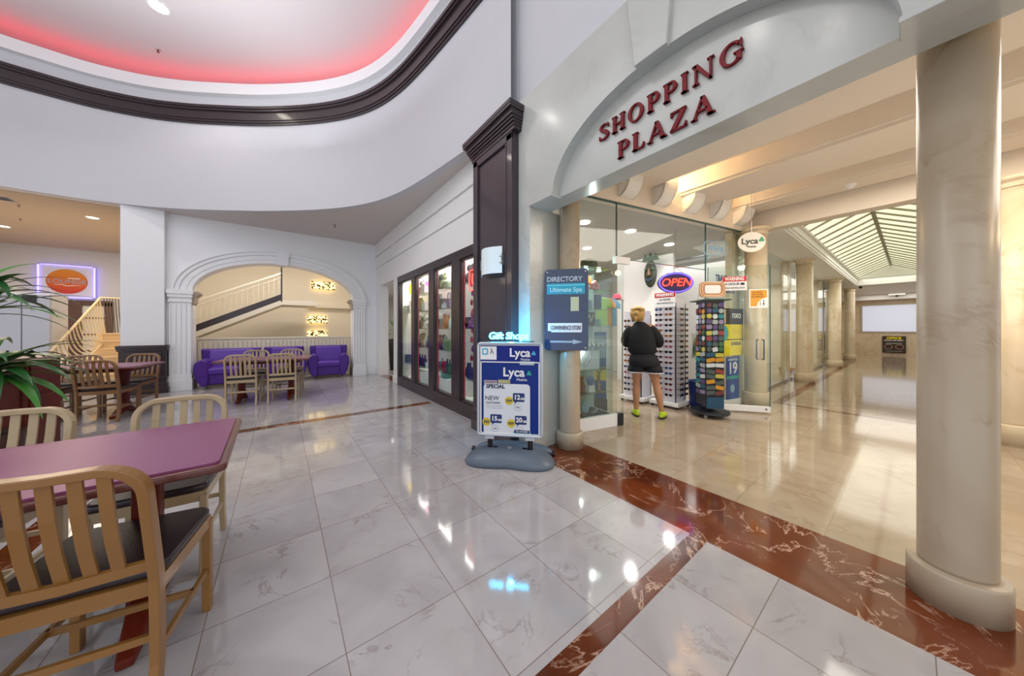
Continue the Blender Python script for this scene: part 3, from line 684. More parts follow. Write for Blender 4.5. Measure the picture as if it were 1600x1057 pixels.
# ---------------------------------------------------------------- display case with shelves
case = thing('display_case', 'glass display case of souvenirs standing behind the first column', 'display case', gp(.12, .045), GANG)
part('plinth', MB().box(0, .76, 0, .40, 0, .15), M['white2'], case)
part('case_glass', MB().box(0, .76, 0, .006, .15, 2.10).box(.754, .76, 0, .40, .15, 2.10).box(0, .006, 0, .40, .15, 2.1), M['glass'], case)
part('top', MB().box(0, .76, 0, .40, 2.10, 2.115), M['glass_green'], case)
SHZ = (.446, .752, 1.05, 1.33, 1.56, 1.82)
part('back_panel', MB().box(.01, .75, .385, .398, .15, 2.08), mat('case_back', 'a9c0ba', .3, vary=.1), case)
for z in SHZ: part('shelf', MB().box(.008, .752, .01, .39, z-.008, z), M['glass_green'], case)
part('post', MB().box(.738, .758, .38, .40, .15, 2.1).box(0, .02, .38, .4, .15, 2.1), M['silver'], case)
for x in (.40, .62): part('spotlight', MB().lathe([(.03, 0), (.03, .01)], 14), mat('led_white', 'ffffff', .4, emit='ffffff', strength=9), case, loc=(x, .12, 2.085))
def cg(x, y, z): v = Vector((G0.x, G0.y))+GD*(.12+x)+GN*(.045+y); return (v.x, v.y, z)
def item(name, mb_, m, label, cat, x, y, z, group=None, rz=0, smooth=False, **k):
    o = part(name, mb_, m, None, smooth=smooth, loc=cg(x, y, z), rot=(0, 0, GANG+rz), **k); return tag(o, label, cat, group)
C_ = lambda n, h, r=.5: mat(n, h, r)
def boxm(w, d, h): return MB().box(-w/2, w/2, -d/2, d/2, 0, h)
def bottle(h, r): return MB().lathe([(r*.9, 0), (r, .01), (r, h*.55), (r*.45, h*.72), (r*.35, h*.9), (r*.42, h)], 14)
item('box', boxm(.30, .03, .25), C_('pale_pack', 'd8dde2'), 'pale picture box with an appliance photo, third shelf up in the case', 'box', .47, .12, .754)
t = bpy.data.objects[-1] if 0 else None
m = MB().tube([(-.10, -.018, .06), (-.04, -.018, .12), (.0, -.018, .21)], .012, 6, up=(0, 1, 0)); item('hair_tool', m, C_('tool_grey', '5d6168'), 'grey curling tool shown in front of the pale picture box', 'tool', .45, .08, .755)
item('box', boxm(.10, .08, .05), WHT, 'white flat box beside the pale picture box', 'box', .25, .10, .753)
item('box', boxm(.10, .08, .09), WHT, 'white box under the blue mug in the display case', 'box', .47, .12, .448)
item('mug', MB().lathe([(.035, 0), (.048, .05), (.052, .11), (.045, .11), (.03, .02)], 18), C_('mug_blue', '2f5c9c'), 'blue mug on the white box in the display case', 'mug', .47, .12, .538, smooth=True)
fg = MB(); fg.lathe([(.05, 0), (.04, .03), (.045, .10), (.03, .15), (.018, .17)], 14); fg.ball((0, 0, .195), .032, 10); fg.tube([(-.03, 0, .13), (-.09, -.02, .10), (-.10, -.02, .06)], .018, 8)
item('figurine', fg, C_('figure_red', '8c3b34'), 'reddish brown figurine on the second case shelf', 'figurine', .33, .12, .448, smooth=True)
item('box', boxm(.09, .07, .17), C_('box_white', 'e3e4e0'), 'white box standing left of the brown figurine', 'box', .22, .15, .448)
item('box', boxm(.09, .07, .10), C_('box_cream', 'e8e0cf'), 'low cream box at the left end of the second case shelf', 'box', .12, .12, .448)
hg = MB().lathe([(.03, 0), (.03, .015), (.012, .04), (.028, .08), (.008, .11), (.028, .15), (.012, .19), (.03, .2), (.03, .215)], 14)
item('hourglass', hg, mat('brass', 'a8823f', .3, .6), 'small brass candlestick right of the blue mug', 'candlestick', .62, .12, .448, smooth=True)
pl_ = MB().ball((0, 0, .05), .05, 12); pl_.ball((-.035, 0, .09), .018, 8); pl_.ball((.035, 0, .09), .018, 8)
item('plush_toy', pl_, C_('plush_cream', 'dcd2a0', .9), 'cream round plush head at the bottom of the case', 'toy', .26, .12, .152, smooth=True)
item('plate', MB().prism(ell(.065, .08, 28, 0, .085), -.008, .008, 'y'), C_('plate_blue', 'a7c3dc', .3), 'pale blue painted plate standing at the bottom of the case', 'plate', .42, .16, .152)
for k in range(9):
    m = MB().sweep([(-.06, -.02, .01), (-.02, .0, .018), (.03, .01, .012), (.07, -.01, .01)], [(-.014, -.004), (.014, -.004), (.014, .004), (-.014, .004)], scales=[.4, 1, 1, .3])
    item('wrapped_knife', m, C_('silver_dull', '9a9e98', .35), 'flat silvery souvenir lying on the dark cloth at the bottom of the case', 'souvenir', .10+.07*k, .09+.06*(k % 3), .160, 'silvery souvenirs on the dark cloth', rz=.5*k)
item('display_cloth', boxm(.70, .36, .008), BLK, 'dark cloth lining the bottom of the display case', 'cloth', .37, .2, .150)
random.seed(3)
for k in range(26):
    m = MB().ball((0, 0, .022), .02, 8) if k % 2 else MB().prism(ell(.018, .025, 10, 0, .028), -.004, .004, 'y')
    item('trinket', m, [C_('tr_dark', '26302f'), C_('tr_pale', 'c7cfc8'), C_('tr_grn', '5f7d70')][k % 3], 'small trinket in the crowded row on the fourth case shelf', 'trinket', .08+.026*k, .08+.09*((k*7) % 3), 1.052, 'trinkets on the fourth case shelf')
item('box', boxm(.15, .05, .14), C_('box_sage', '7e9285'), 'sage green box at the left end of the fifth case shelf', 'box', .16, .12, 1.332)
wb = MB().box(-.10, .10, -.03, .03, 0, .19); o = item('gift_bag', wb, BLK, 'black gift bag with a pale letter W in the display case', 'bag', .42, .11, 1.332)
text('lettering', 'W', .15, C_('w_cream', 'cdbfa2'), o, (0, -.033, .10))
item('mug', MB().lathe([(.03, 0), (.042, .05), (.045, .10), (.03, .02)], 16), C_('mug_mint', '8fb3a8'), 'mint green mug right of the black letter bag', 'mug', .62, .13, 1.332, smooth=True)
item('box', boxm(.10, .05, .13), BLU, 'blue box with white stripe at the left of the sixth shelf', 'box', .14, .11, 1.562)
item('box', boxm(.24, .05, .12), C_('box_greyblue', '8a9bb0'), 'long grey blue box on the sixth case shelf', 'box', .36, .12, 1.562)
item('box', boxm(.09, .05, .20), NAVY, 'navy upright box at the right end of the sixth shelf', 'box', .60, .12, 1.562)
cor = MB()
for a in range(7): cor.ball((.045*math.cos(a*.9), .02*math.sin(a*2), .06+.045*math.sin(a*.9)), .032, 8)
item('coral', cor, C_('coral_pink', 'd9685f'), 'pink coral cluster on the top case shelf', 'coral', .55, .12, 1.822, smooth=True)
st = []
for k in range(10): r_ = .075 if k % 2 == 0 else .03; st.append((r_*math.sin(PI*k/5), .075+r_*math.cos(PI*k/5)))
item('starfish', MB().prism(st, -.012, .012, 'y'), C_('star_orange', 'cc6f2c'), 'orange starfish standing behind the pink coral', 'starfish', .56, .26, 1.90)
for k, (c, n_) in enumerate((('4f3a52', 'purple'), ('cfd8d2', 'white'), ('2f7d9a', 'turquoise'), ('7fae9d', 'pale green'), ('b98a35', 'amber'))):
    item('bottle', bottle(.17+.02*(k % 2), .028), C_('bottle_'+n_.replace(' ', '_'), c, .25), n_+' souvenir bottle on the top case shelf', 'bottle', .09+.085*k, .15+.05*(k % 2), 1.822, smooth=True)
lamp('case_light', 'POINT', cg(.5, .10, 2.03), 6, (.95, 1, 1), .02); lamp('case_light', 'POINT', cg(.3, .10, 1.0), 2.5, (.95, 1, 1), .02)  # upper point sits by the spotlights, lower one is an added fill
# hats on top of the case
m = MB().lathe([(.19, 0), (.18, .015), (.155, .03), (.15, .10), (.12, .17), (.05, .20), (.002, .205)], 26, sy=.8)
item('straw_basket', m, mat('straw_brown', '7a4a2c', .8, bump=.5, bscale=90), 'brown straw hat on top of the display case', 'hat', .17, .2, 2.117, smooth=True)
m = MB().lathe([(.16, 0), (.14, .012), (.13, .05), (.12, .11), (.07, .15), (.002, .16)], 24, sy=.85)
item('sun_hat', m, mat('olive_cloth', '3d4637', .85), 'dark olive hat on top of the display case, right of the brown one', 'hat', .52, .2, 2.117, smooth=True)
# ---------------------------------------------------------------- sunglasses racks
def sunglass_mesh():
    m = MB(); m.cur = 0
    for s in (-1, 1): m.prism(ell(.027, .021, 12, s*.033, 0), -.006, 0, 'y')
    m.cur = 1; m.bar((-.010, -.004, .006), (.010, -.004, .006), .004, .004)
    for s in (-1, 1): m.bar((s*.062, -.003, .008), (s*.064, .05, .008), .004, .006)
    return m
GLS = [sunglass_mesh().mesh('sunglasses', [C_('lens_'+n_, c, .15), C_('frame_'+f, fc, .4)]) for n_, c, f, fc in (('black', '1c1d22', 'black', '1d1b1c'), ('brown', '4a2d22', 'tort', '6d4526'), ('pink', '8a5068', 'pink2', '96586c'), ('blue', '2d466f', 'navy', '27304a'), ('amber', '8a5a2a', 'gold', 'a58a4a'))]
def rack(x, y, w, h, label, rows, faces, hdr, zb=.10):
    t = thing('sunglasses_rack', label, 'rack', (x, y, 0)); hw = w/2
    part('cabinet', MB().box(-hw, hw, -hw, hw, zb, h), mat('rack_white', 'dcdce6', .4), t, bevel=.004)
    part('edge_strip', MB().box(-hw-.006, -hw+.008, -hw-.006, -hw+.008, zb, h-.08).box(hw-.008, hw+.006, -hw-.006, -hw+.008, zb, h-.08), BLK, t)
    part('base', MB().box(-hw-.07, hw+.07, -hw-.07, hw+.07, .04, zb), M['white2'], t, bevel=.005)
    for a in (-1, 1):
        for b in (-1, 1): part('caster', MB().lathe([(.02, 0), (.02, .04)], 10), BLK, t, loc=(a*(hw+.03), b*(hw+.03), 0))
    if hdr:
        part('header', MB().box(-hw-.012, -hw-.004, -hw, hw, h-.14, h+.10), WHT, t)
        q = part('header_band', MB().box(-hw-.015, -hw-.012, -hw, hw, h+.02, h+.10), RED, t)
        text('lettering', 'WARNING', .07, WHT, t, (-hw-.017, 0, h+.06), (PI/2, 0, -PI/2), sx=.85, bold=.002); text('lettering', '24 HOUR', .045, DTEXT, t, (-hw-.014, 0, h-.02), (PI/2, 0, -PI/2)); text('lettering', 'VIDEO SURVEILLANCE', .028, DTEXT, t, (-hw-.014, 0, h-.075), (PI/2, 0, -PI/2))
    n = 0
    for f in faces:
        for r_ in range(rows):
            for c_ in range(2):
                o = bpy.data.objects.new('sunglasses', GLS[random.choice([0, 0, 0, 0, 0, 1, 1, 1, 2, 3, 4])]); COL.objects.link(o)
                z = zb+.12+(h-.30-zb)*r_/(rows-1); q = (-.5+c_)*w*.48
                if f == 'w': o.location = (x-hw-.055, y+q, z); o.rotation_euler = (0, 0, -PI/2)
                else: o.location = (x+q, y-hw-.055, z); o.rotation_euler = (0, 0, 0)
                cn = o.data.materials[0].name.split('_')[1]
                fc = {'w': 'left face', 's': 'right face'}[f] if hdr else 'face'
                tag(o, '%s sunglasses, %s row down, %s column, %s of the %s' % (cn, ORD[rows-r_-1], 'left' if (c_ == (1 if f == 'w' else 0)) else 'right', fc, 'rack beside the person' if hdr else 'rack behind the person'), 'sunglasses', 'sunglasses on the '+('right' if hdr else 'left')+' white rack'); n += 1
    return t
rack(5.26, 2.49, .34, 1.80, 'tall white sunglasses rack with a WARNING header, right of the person', 17, 'ws', True)
rack(5.16, 3.02, .32, 1.62, 'white sunglasses rack behind the person', 13, 'w', False)
# ---------------------------------------------------------------- magnet spinner
t = thing('magnet_spinner', 'dark revolving rack of souvenir magnets on a round base beside the glass door', 'rack', (5.12, 1.84, 0), -.72)
part('base', MB().lathe([(.25, .05), (.26, .06), (.25, .085), (.06, .10), (.04, .16)], 36), BLK, t)
for k in range(4):
    a = PI/4+k*PI/2; part('caster', MB().lathe([(.022, 0), (.022, .05)], 10), C_('caster_pale', 'b9b3a6'), t, loc=(.18*math.cos(a), .18*math.sin(a), 0))
part('panel', MB().box(-.13, .13, -.13, .13, .16, 1.74), BLK, t, bevel=.004)
part('top_rail', MB().tube([(-.19, -.19, 1.72), (.19, -.19, 1.72), (.19, .19, 1.72), (-.19, .19, 1.72)], .010, 6, closed=True), C_('rail_green', '2e4f3c'), t)
hd = MB(); hd.cur = 0; hd.prism(rrect(.36, .23, .06, 5, -.05, 1.87), -.16, -.14, 'y')
part('header', hd, C_('header_orange', 'c98a5c'), t)
part('header_ring', MB().tube([(x, -.163, z) for x, z in rrect(.29, .18, .06, 5, -.05, 1.87)], .009, 6, closed=True, up=(0, 1, 0)).tube([(x, -.163, z) for x, z in rrect(.34, .215, .06, 5, -.05, 1.87)], .007, 6, closed=True, up=(0, 1, 0)), C_('header_cream', 'e4c9a8'), t)
part('header_plate', MB().prism(rrect(.22, .12, .03, 4, -.05, 1.87), -.166, -.158, 'y'), WHT, t); 
part('foot_panel', MB().box(-.12, .12, -.145, -.13, .14, .30), C_('foot_blue', '1e4c6a'), t)
MCN = ['slate', 'maroon', 'lilac', 'teal', 'lime', 'red', 'silver', 'green', 'amber', 'violet', 'grey', 'navy']
MC = ['4a5a58', '6a3a3c', '8a7fa0', '2e7f86', 'b9b34a', '8f3f3f', 'c7cfd2', '3b6b46', 'c4902f', '5a4a78', '9aa7a4', '28556f']
MM = [C_('magnet_'+c, c, .35) for c in MC]
mshape = [MB().prism(rrect(.076, .062, .016, 3), -.008, 0, 'y'), MB().prism(ell(.036, .034, 14), -.008, 0, 'y'), MB().prism(rrect(.118, .056, .01, 3), -.008, 0, 'y')]
mmesh = {}
cr, sr = math.cos(-.72), math.sin(-.72)
for f, nmf in ((0, 'front'), (1, 'side'), (2, 'left')):
    rows = 17
    for r_ in range(rows):
        big = r_ < 8; cols = 2 if big else 3
        for c_ in range(cols):
            lx = (c_-(cols-1)/2)*(.125 if big else .083); z = .36+r_*.080+random.uniform(-.008, .008)
            i = random.randrange(12); j = 2 if big else random.choice([0, 1])
            if (i, j) not in mmesh: mmesh[(i, j)] = mshape[j].mesh('magnet', MM[i])
            a, b = ((lx, -.132), (.132, lx), (-.132, lx))[f]
            o = bpy.data.objects.new('magnet', mmesh[(i, j)]); COL.objects.link(o)
            o.location = (5.12+cr*a-sr*b, 1.84+sr*a+cr*b, z); o.rotation_euler = (0, random.uniform(-.25, .25), -.72+(0, PI/2, -PI/2)[f])
            tag(o, '%s magnet, %s row down, %s from the %s, %s of the revolving rack' % (MCN[i], ORD[rows-r_-1], ORD[c_], 'left' if f == 0 else 'near edge' if f == 1 else 'far edge', ('front', 'right side', 'left side')[f]), 'magnet', 'magnets on the revolving rack')
# loose things in the doorway
single('storage_bin', MB().lathe([(.11, 0), (.14, .02), (.16, .42), (.165, .44), (.15, .44), (.13, .05)], 20, cap=False).lathe([(.11, .0), (.12, .03)], 20), C_('bin_blue', '14327e', .4), 'dark blue bin between the sunglasses rack and the magnet rack', 'bin', loc=(5.52, 2.14, 0), smooth=True)
t = thing('hanging_towel', 'green and white palm leaf towel hanging behind the magnet rack', 'towel', (5.46, 2.13, .80), -.65)
tw = MB(); tw.sweep([(0, 0, .42), (.01, 0, .2), (0, .01, 0)], [(-.10, -.008), (.10, -.008), (.10, .008), (-.10, .008)], up=(0, 1, 0)); part('cloth', tw, C_('towel_white', 'd8dcd2', .9), t)
for k in range(7): part('leaf_print', MB().tube([(-.08+.025*k, -.012, .03+.02*(k % 3)), (-.09+.028*k, -.012, .18), (-.06+.02*k, -.012, .36)], .011, 6, up=(0, 1, 0), scales=[.3, 1, .2]), C_('leaf_print', '2f6d44', .8), t)
part('hook', MB().tube([(0, 0, .40), (0, 0, 1.05)], .005, 6), M['steel'], t)
t = thing('wooden_mask', 'carved dark green and brown wall mask on the white shop wall', 'mask', (6.72, 3.62, 2.55), -PI/2)
m = MB().ball((0, 0, 0), .24, 18, sx=.62, sy=.25, sz=1.3); part('face', m, mat('mask_brown', '33362a', .6, vary=.8, vscale=12), t, smooth=True)
for s in (-1, 1): part('eye', MB().ball((s*.08, -.06, .10), .035, 10), C_('mask_green', '3c5f50'), t, smooth=True)
part('mouth', MB().tube([(-.09, -.06, -.12), (0, -.085, -.16), (.09, -.06, -.12)], .018, 8, up=(0, 1, 0)), C_('mask_blue', '2a4a6b'), t)
part('nose', MB().lathe([(.045, -.06), (.02, .10)], 10, (0, -.075, .02)), C_('mask_brown2', '6e5436'), t)
part('crest', MB().prism([(-.2, .30), (-.12, .46), (-.05, .36), (0, .5), (.06, .36), (.13, .45), (.2, .30)], -.02, .02, 'y'), C_('mask_green', '3c5f50'), t)
# merchandise hanging on the back rail
part_r = single('clothes_rail', MB().tube([(4.55, 3.42, 1.86), (5.35, 3.42, 1.86)], .012, 8, up=(0, 0, 1)).tube([(4.6, 3.42, 0), (4.6, 3.42, 1.86)], .014, 8).tube([(5.3, 3.42, 0), (5.3, 3.42, 1.86)], .014, 8), M['steel'], 'steel rail of hanging goods behind the person', 'rail')
def shirt(x, c, lab, w=.17, h=.5):
    m = MB(); m.prism([(-w*.6, 0), (w*.6, 0), (w*.55, h*.7), (w, h*.62), (w*1.05, h*.8), (w*.45, h), (-w*.45, h), (-w*1.05, h*.8), (-w, h*.62), (-w*.55, h*.7)], -.02, .02, 'y')
    o = single('t_shirt', m, C_('shirt_'+c, c, .85), lab, 'shirt', loc=(x, 3.40, 1.86-h-.005), rot=(0, 0, -.6), bevel=.008); return o
shirt(4.62, '9cc04a', 'lime green shirt hanging on the rail above the person'); shirt(4.76, 'd8a06a', 'tan shirt hanging on the rail above the person'); shirt(4.9, '6fa3c9', 'sky blue shirt hanging on the rail above the person')
m = MB().lathe([(.10, 0), (.085, .01), (.075, .05), (.05, .09), (.002, .10)], 18); single('pink_cap', m, C_('cap_pink', 'd0455f', .8), 'pink knitted cap on the rail beside the sunglasses rack header', 'hat', loc=(5.12, 3.42, 1.875), smooth=True)
m = MB().prism(rrect(.20, .20, .01, 2, 0, 0), -.004, 0, 'y'); t = single('yellow_card', m, YEL, 'yellow sale card beside the case, left of the person', 'card', loc=(3.83, 2.86, .62), rot=(0, 0, -.9)); text('lettering', 'Y', .12, BLK, t, (0, -.007, 0))
t = thing('card_stand', 'blue stand of printed cards between the display case and the person', 'stand', (3.86, 2.92, 0), -.9)
part('body', MB().box(-.13, .13, -.02, .10, .25, 1.25), C_('stand_blue', '1f5fa8', .4), t); part('photo_panel', MB().box(-.12, .12, -.03, -.02, .86, 1.2), C_('photo_mix', '8fa7b8', .5), t); part('base', MB().box(-.14, .14, -.12, .14, 0, .25), C_('stand_base', '20242c'), t)
# shop ceiling lights
for k, (x, y) in enumerate(((3.9, 3.2), (4.9, 3.0), (5.2, 4.2), (6.3, 3.0), (4.0, 5.0))):
    single('ceiling_spot', MB().lathe([(.09, 0), (.085, -.012), (.0, -.012)], 20), mat('spot_white', 'ffffff', .4, emit='fff6ea', strength=7), 'round recessed ceiling light inside the souvenir shop', 'ceiling light', 'recessed lights in the shop ceiling', loc=(x, y, 3.018)); lamp('shop_spot', 'SPOT', (x, y, 2.98), 40, (1, .97, .93), .06, spot=2.7)
# ================================================================ PERSON
def skin_obj(name, nodes, edges, m, parent, sub=2, root=0, **k):
    me = bpy.data.meshes.new(name); me.from_pydata([n[:3] for n in nodes], edges, []); me.materials.append(m)
    o = link(name, me, parent, **k); sm = o.modifiers.new('skin', 'SKIN'); 
    for i, n in enumerate(nodes):
        d = me.skin_vertices[0].data[i]; d.radius = n[3] if isinstance(n[3], tuple) else (n[3], n[3]); d.use_root = (i == root)
    sm.use_smooth_shade = True; s2 = o.modifiers.new('sub', 'SUBSURF'); s2.levels = sub; s2.render_levels = sub
    return o
def loft(mb_, rings, n=20, cap=True):
    vs = []; fs = []
    for cx_, cy_, z, rx, ry in rings:
        for k in range(n): a = 2*PI*k/n; vs.append((cx_+rx*math.cos(a), cy_+ry*math.sin(a), z))
    for i in range(len(rings)-1):
        for k in range(n): k2 = (k+1) % n; fs.append((i*n+k, i*n+k2, (i+1)*n+k2, (i+1)*n+k))
    if cap: fs += [list(range(n))[::-1], [(len(rings)-1)*n+k for k in range(n)]]
    return mb_._add(vs, fs)
P_ = thing('person', 'person seen from behind in black sweater, black shorts and lime green shoes', 'person', (4.30, 2.40, 0), math.radians(-60))
SKIN = mat('skin', 'b98562', .5)
nodes = [(-.02, 0, .86, (.13, .10)), (-.04, 0, 1.05, (.11, .085)), (-.05, 0, 1.26, (.14, .09)), (-.07, .0, 1.37, (.055, .05)), (-.09, .02, 1.45, (.045, .045)), (-.10, .035, 1.53, (.072, .085)), (-.10, .035, 1.59, (.055, .065)),
 (-.11, 0, .80, (.085, .085)), (-.115, .01, .64, (.075, .078)), (-.115, .02, .47, (.052, .055)), (-.12, -.02, .34, (.055, .06)), (-.12, -.02, .14, (.033, .036)), (-.12, -.01, .06, (.033, .04)),
 (.08, 0, .80, (.085, .085)), (.12, .01, .64, (.075, .078)), (.155, .02, .47, (.052, .055)), (.18, -.02, .34, (.055, .06)), (.215, -.02, .14, (.033, .036)), (.225, -.01, .06, (.033, .04)),
 (-.20, .0, 1.32, (.05, .05)), (-.28, .0, 1.10, (.042, .042)), (-.20, .20, 1.10, (.03, .028)), (-.16, .27, 1.13, (.034, .018)),
 (.10, .0, 1.32, (.05, .05)), (.20, .02, 1.09, (.042, .042)), (.15, .22, 1.12, (.03, .028)), (.12, .29, 1.15, (.034, .018))]
edges = [(0, 1), (1, 2), (2, 3), (3, 4), (4, 5), (5, 6), (0, 7), (7, 8), (8, 9), (9, 10), (10, 11), (11, 12), (0, 13), (13, 14), (14, 15), (15, 16), (16, 17), (17, 18), (2, 19), (19, 20), (20, 21), (21, 22), (2, 23), (23, 24), (24, 25), (25, 26)]
for hand in (22, 26):
    hx, hy, hz = nodes[hand][:3]; s = 1 if hand == 22 else -1
    for f, (dx, L_) in enumerate(((-.026, .052), (-.009, .060), (.009, .056), (.025, .044))):
        b = len(nodes); nodes += [(hx+dx, hy+.03, hz+.005, .0085), (hx+dx*1.15, hy+.03+L_*.6, hz+.0, .008), (hx+dx*1.2, hy+.03+L_, hz-.02, .007)]; edges += [(hand, b), (b, b+1), (b+1, b+2)]
    b = len(nodes); nodes += [(hx+s*.035, hy-.005, hz+.012, .0095), (hx+s*.052, hy+.025, hz+.018, .008)]; edges += [(hand, b), (b, b+1)]
skin_obj('body', nodes, edges, SKIN, P_)
# face details
part('nose', MB().lathe([(.014, -.02), (.006, .03)], 8, (-.10, .128, 1.515)), SKIN, P_, smooth=True)
for s in (-1, 1): part('eye', MB().ball((-.10+s*.03, .112, 1.54), .012, 8), WHT, P_, smooth=True); part('ear', MB().ball((-.10+s*.078, .03, 1.525), .022, 8, sx=.4), SKIN, P_, smooth=True)
part('mouth', MB().tube([(-.122, .112, 1.475), (-.10, .118, 1.472), (-.078, .112, 1.475)], .005, 6), C_('lips', 'a05048'), P_)
h = MB(); h.ball((-.10, .01, 1.555), .098, 20, sx=.94, sy=1.0, sz=.92)
for k in range(26):
    a = PI*(.02+.96*k/25)+PI; x = -.10+.086*math.cos(a); y = .01+.088*math.sin(a)
    h.tube([(x, y, 1.60), (x*1.02-.002, y-.012, 1.51), (-.10+(x+.10)*.86, y+.004, 1.435+.02*math.sin(k*2.1))], .019, 6, scales=[1, 1, .35])
h.lathe([(.002, .0), (.03, .01), (.04, .035), (.03, .06), (.002, .07)], 14, (-.11, -.10, 1.50)) ; h.tube([(-.12, -.12, 1.54), (-.125, -.135, 1.47), (-.12, -.115, 1.40)], .022, 8, scales=[.8, 1, .3])
part('hair', h, mat('blond_hair', 'cfa564', .55, vary=.25, vscale=40, bump=.4, bscale=220), P_, smooth=True)
BK = M['blackmatte']
sw = MB(); loft(sw, [(-.035, 0, .90, .145, .115), (-.035, -.005, .93, .175, .135), (-.04, -.01, .97, .20, .15), (-.045, -.01, 1.08, .205, .15), (-.05, -.005, 1.20, .20, .135), (-.055, 0, 1.28, .19, .115), (-.06, 0, 1.34, .15, .09), (-.07, 0, 1.385, .075, .07), (-.075, .005, 1.41, .062, .062)], 28)
for s, (sx_, ex, wx) in ((-1, (-.21, -.285, -.19)), (1, (.10, .205, .145))):
    sw.sweep([(sx_+.05*(-s), 0, 1.33), (sx_, 0, 1.29), (sx_*.5+ex*.5+s*.01, -.01, 1.19), (ex, -.01, 1.09), (ex*.75+wx*.25, .06, 1.05), (ex*.35+wx*.65, .14, 1.075), (wx, .21, 1.10)], [(.072*math.cos(2*PI*k/14), .068*math.sin(2*PI*k/14)) for k in range(14)], up=(0, -1, .01), scales=[.8, .95, .98, 1.0, .92, .72, .45])
part('sweater', sw, BK, P_, smooth=True, sub=1)
sh = MB(); loft(sh, [(-.035, 0, .99, .16, .12), (-.03, -.005, .93, .165, .125), (-.02, -.02, .86, .20, .155), (-.01, -.02, .78, .215, .16), (-.005, -.015, .745, .20, .14)], 28)
loft(sh, [(-.10, -.005, .80, .105, .12), (-.115, -.005, .72, .118, .13), (-.125, -.005, .66, .125, .135)], 20); loft(sh, [(.085, -.005, .80, .105, .12), (.11, -.005, .72, .118, .13), (.125, -.005, .66, .125, .135)], 20)
part('shorts', sh, mat('navy_black_cloth', '16161f', .8), P_, smooth=True)
for cx_ in (-.125, .125):
    tr = MB(); loft(tr, [(cx_, -.005, .668, .1265, .1365), (cx_, -.005, .655, .129, .139), (cx_, -.005, .652, .122, .132)], 24); part('hem_trim', tr, C_('trim_white', 'd8d6dc', .8), P_, label='white piping around the shorts hem', smooth=True)
LIME = mat('lime_shoe', 'b9d92a', .5)
for s, (x, a) in ((-1, (-.12, .25)), (1, (.225, -.30))):
    sh_ = MB(); sh_.T = Matrix.Translation((x, 0, 0)) @ Matrix.Rotation(a, 4, 'Z')
    loft(sh_, [(0, .05, .02, .046, .135), (0, .05, .05, .045, .132), (0, .02, .075, .040, .095), (0, -.02, .10, .036, .055)], 20)
    o = part('shoe', sh_, LIME, P_, smooth=True)
    so = MB(); so.T = sh_.T; loft(so, [(0, .05, 0, .046, .137), (0, .05, .024, .05, .14)], 20); part('sole', so, BLK, o)
    la = MB(); la.T = sh_.T
    for k in range(4): la.tube([(-.025, .03+.025*k, .082-.006*k), (.025, .035+.025*k, .082-.006*k)], .004, 6)
    part('laces', la, BLK, o)
# ================================================================ DIRECTORY SIGN ON THE COLUMN
t = thing('directory_sign', 'dark blue directory sign with an arrow mounted on the first column', 'sign', (2.428, 2.238, 1.503), math.radians(-50))
part('panel', panel(.46, .87, .012, .035), mat('directory_navy', '1b3150', .12, vary=.3, vscale=3, coat=.6), t, bevel=.002)
text('lettering', 'DIRECTORY', .072, C_('letter_grey', 'c3ccd4', .3), t, (-.02, -.003, .325), sx=.95, bold=.0012)
flat(t, 'stripe', rect(.40, .115, -.005, .225), 0, mat('strip_cyan', '1fa3bd', .3)); flat(t, 'stripe_line', rect(.40, .008, -.005, .262), -.002, mat('line_aqua', '8ce8ee', .3))
text('lettering', 'Ultimate Spa', .066, C_('letter_aqua', 'bfeef2', .3), t, (-.005, -.004, .212), sx=1.0, bold=.001)
flat(t, 'name_plate', rect(.36, .085, -.015, -.185), 0, WHT); flat(t, 'name_plate_slip', rect(.32, .072, .0, -.205), -.002, WHT); text('lettering', 'CONVENIENCE STORE', .060, DTEXT, t, (-.005, -.005, -.195), sx=.52, bold=.001)
flat(t, 'arrow', [(-.17, -.352), (.07, -.352), (.07, -.368), (.17, -.342), (.07, -.316), (.07, -.332), (-.17, -.332)], 0, C_('arrow_grey', 'aab4bf', .3))
flat(t, 'notice', rect(.085, .15, .09, .06), 0, C_('notice_cream', 'cbc9a4', .4))
for x in (-.2, .2):
    for z in (-.405, .405): part('screw', MB().lathe([(.007, 0), (.006, .004)], 10), M['chrome'], t, loc=(x, 0, z), rot=(PI/2, 0, 0))
part('bracket', MB().box(-.05, .05, .012, .045, -.3, .3), M['steel'], t)
# ================================================================ PAVEMENT SIGN WITH NEON
t = thing('pavement_sign', 'blue Lyca poster sign in a silver frame on a grey wheeled base', 'sign', (1.80, 2.40, 0), math.radians(-46))
W2, Z0, Z1 = .325, .245, 1.165; zc = (Z0+Z1)/2
frm = MB(); outer = rrect(.65, Z1-Z0, .03, 4, 0, zc); frm.prism(outer, -.018, .018, 'y'); part('backboard', frm, M['silver'], t, bevel=.003)
inner = rrect(.65-.02, Z1-Z0-.02, .025, 4, 0, zc); fr = MB().tube([(x, -.020, z) for x, z in inner], .014, 8, closed=True, up=(0, 1, 0)); part('frame', fr, M['silver'], t)
ps = part('poster', MB().prism(rect(.585, Z1-Z0-.06, 0, zc), -.022, -.018, 'y'), mat('poster_blue', '0b2d80', .4, spec=.3), t)
flat(t, 'header', rect(.58, .15, 0, 1.055), -.022, mat('poster_royal', '0c1f80', .4, spec=.3)); flat(t, 'corner_card', rect(.16, .13, -.21, 1.06), -.0235, WHT); flat(t, 'corner_icon', rrect(.06, .065, .01, 3, -.245, 1.075), -.025, CYN); flat(t, 'corner_icon_centre', rrect(.034, .038, .006, 3, -.245, 1.075), -.0268, WHT)
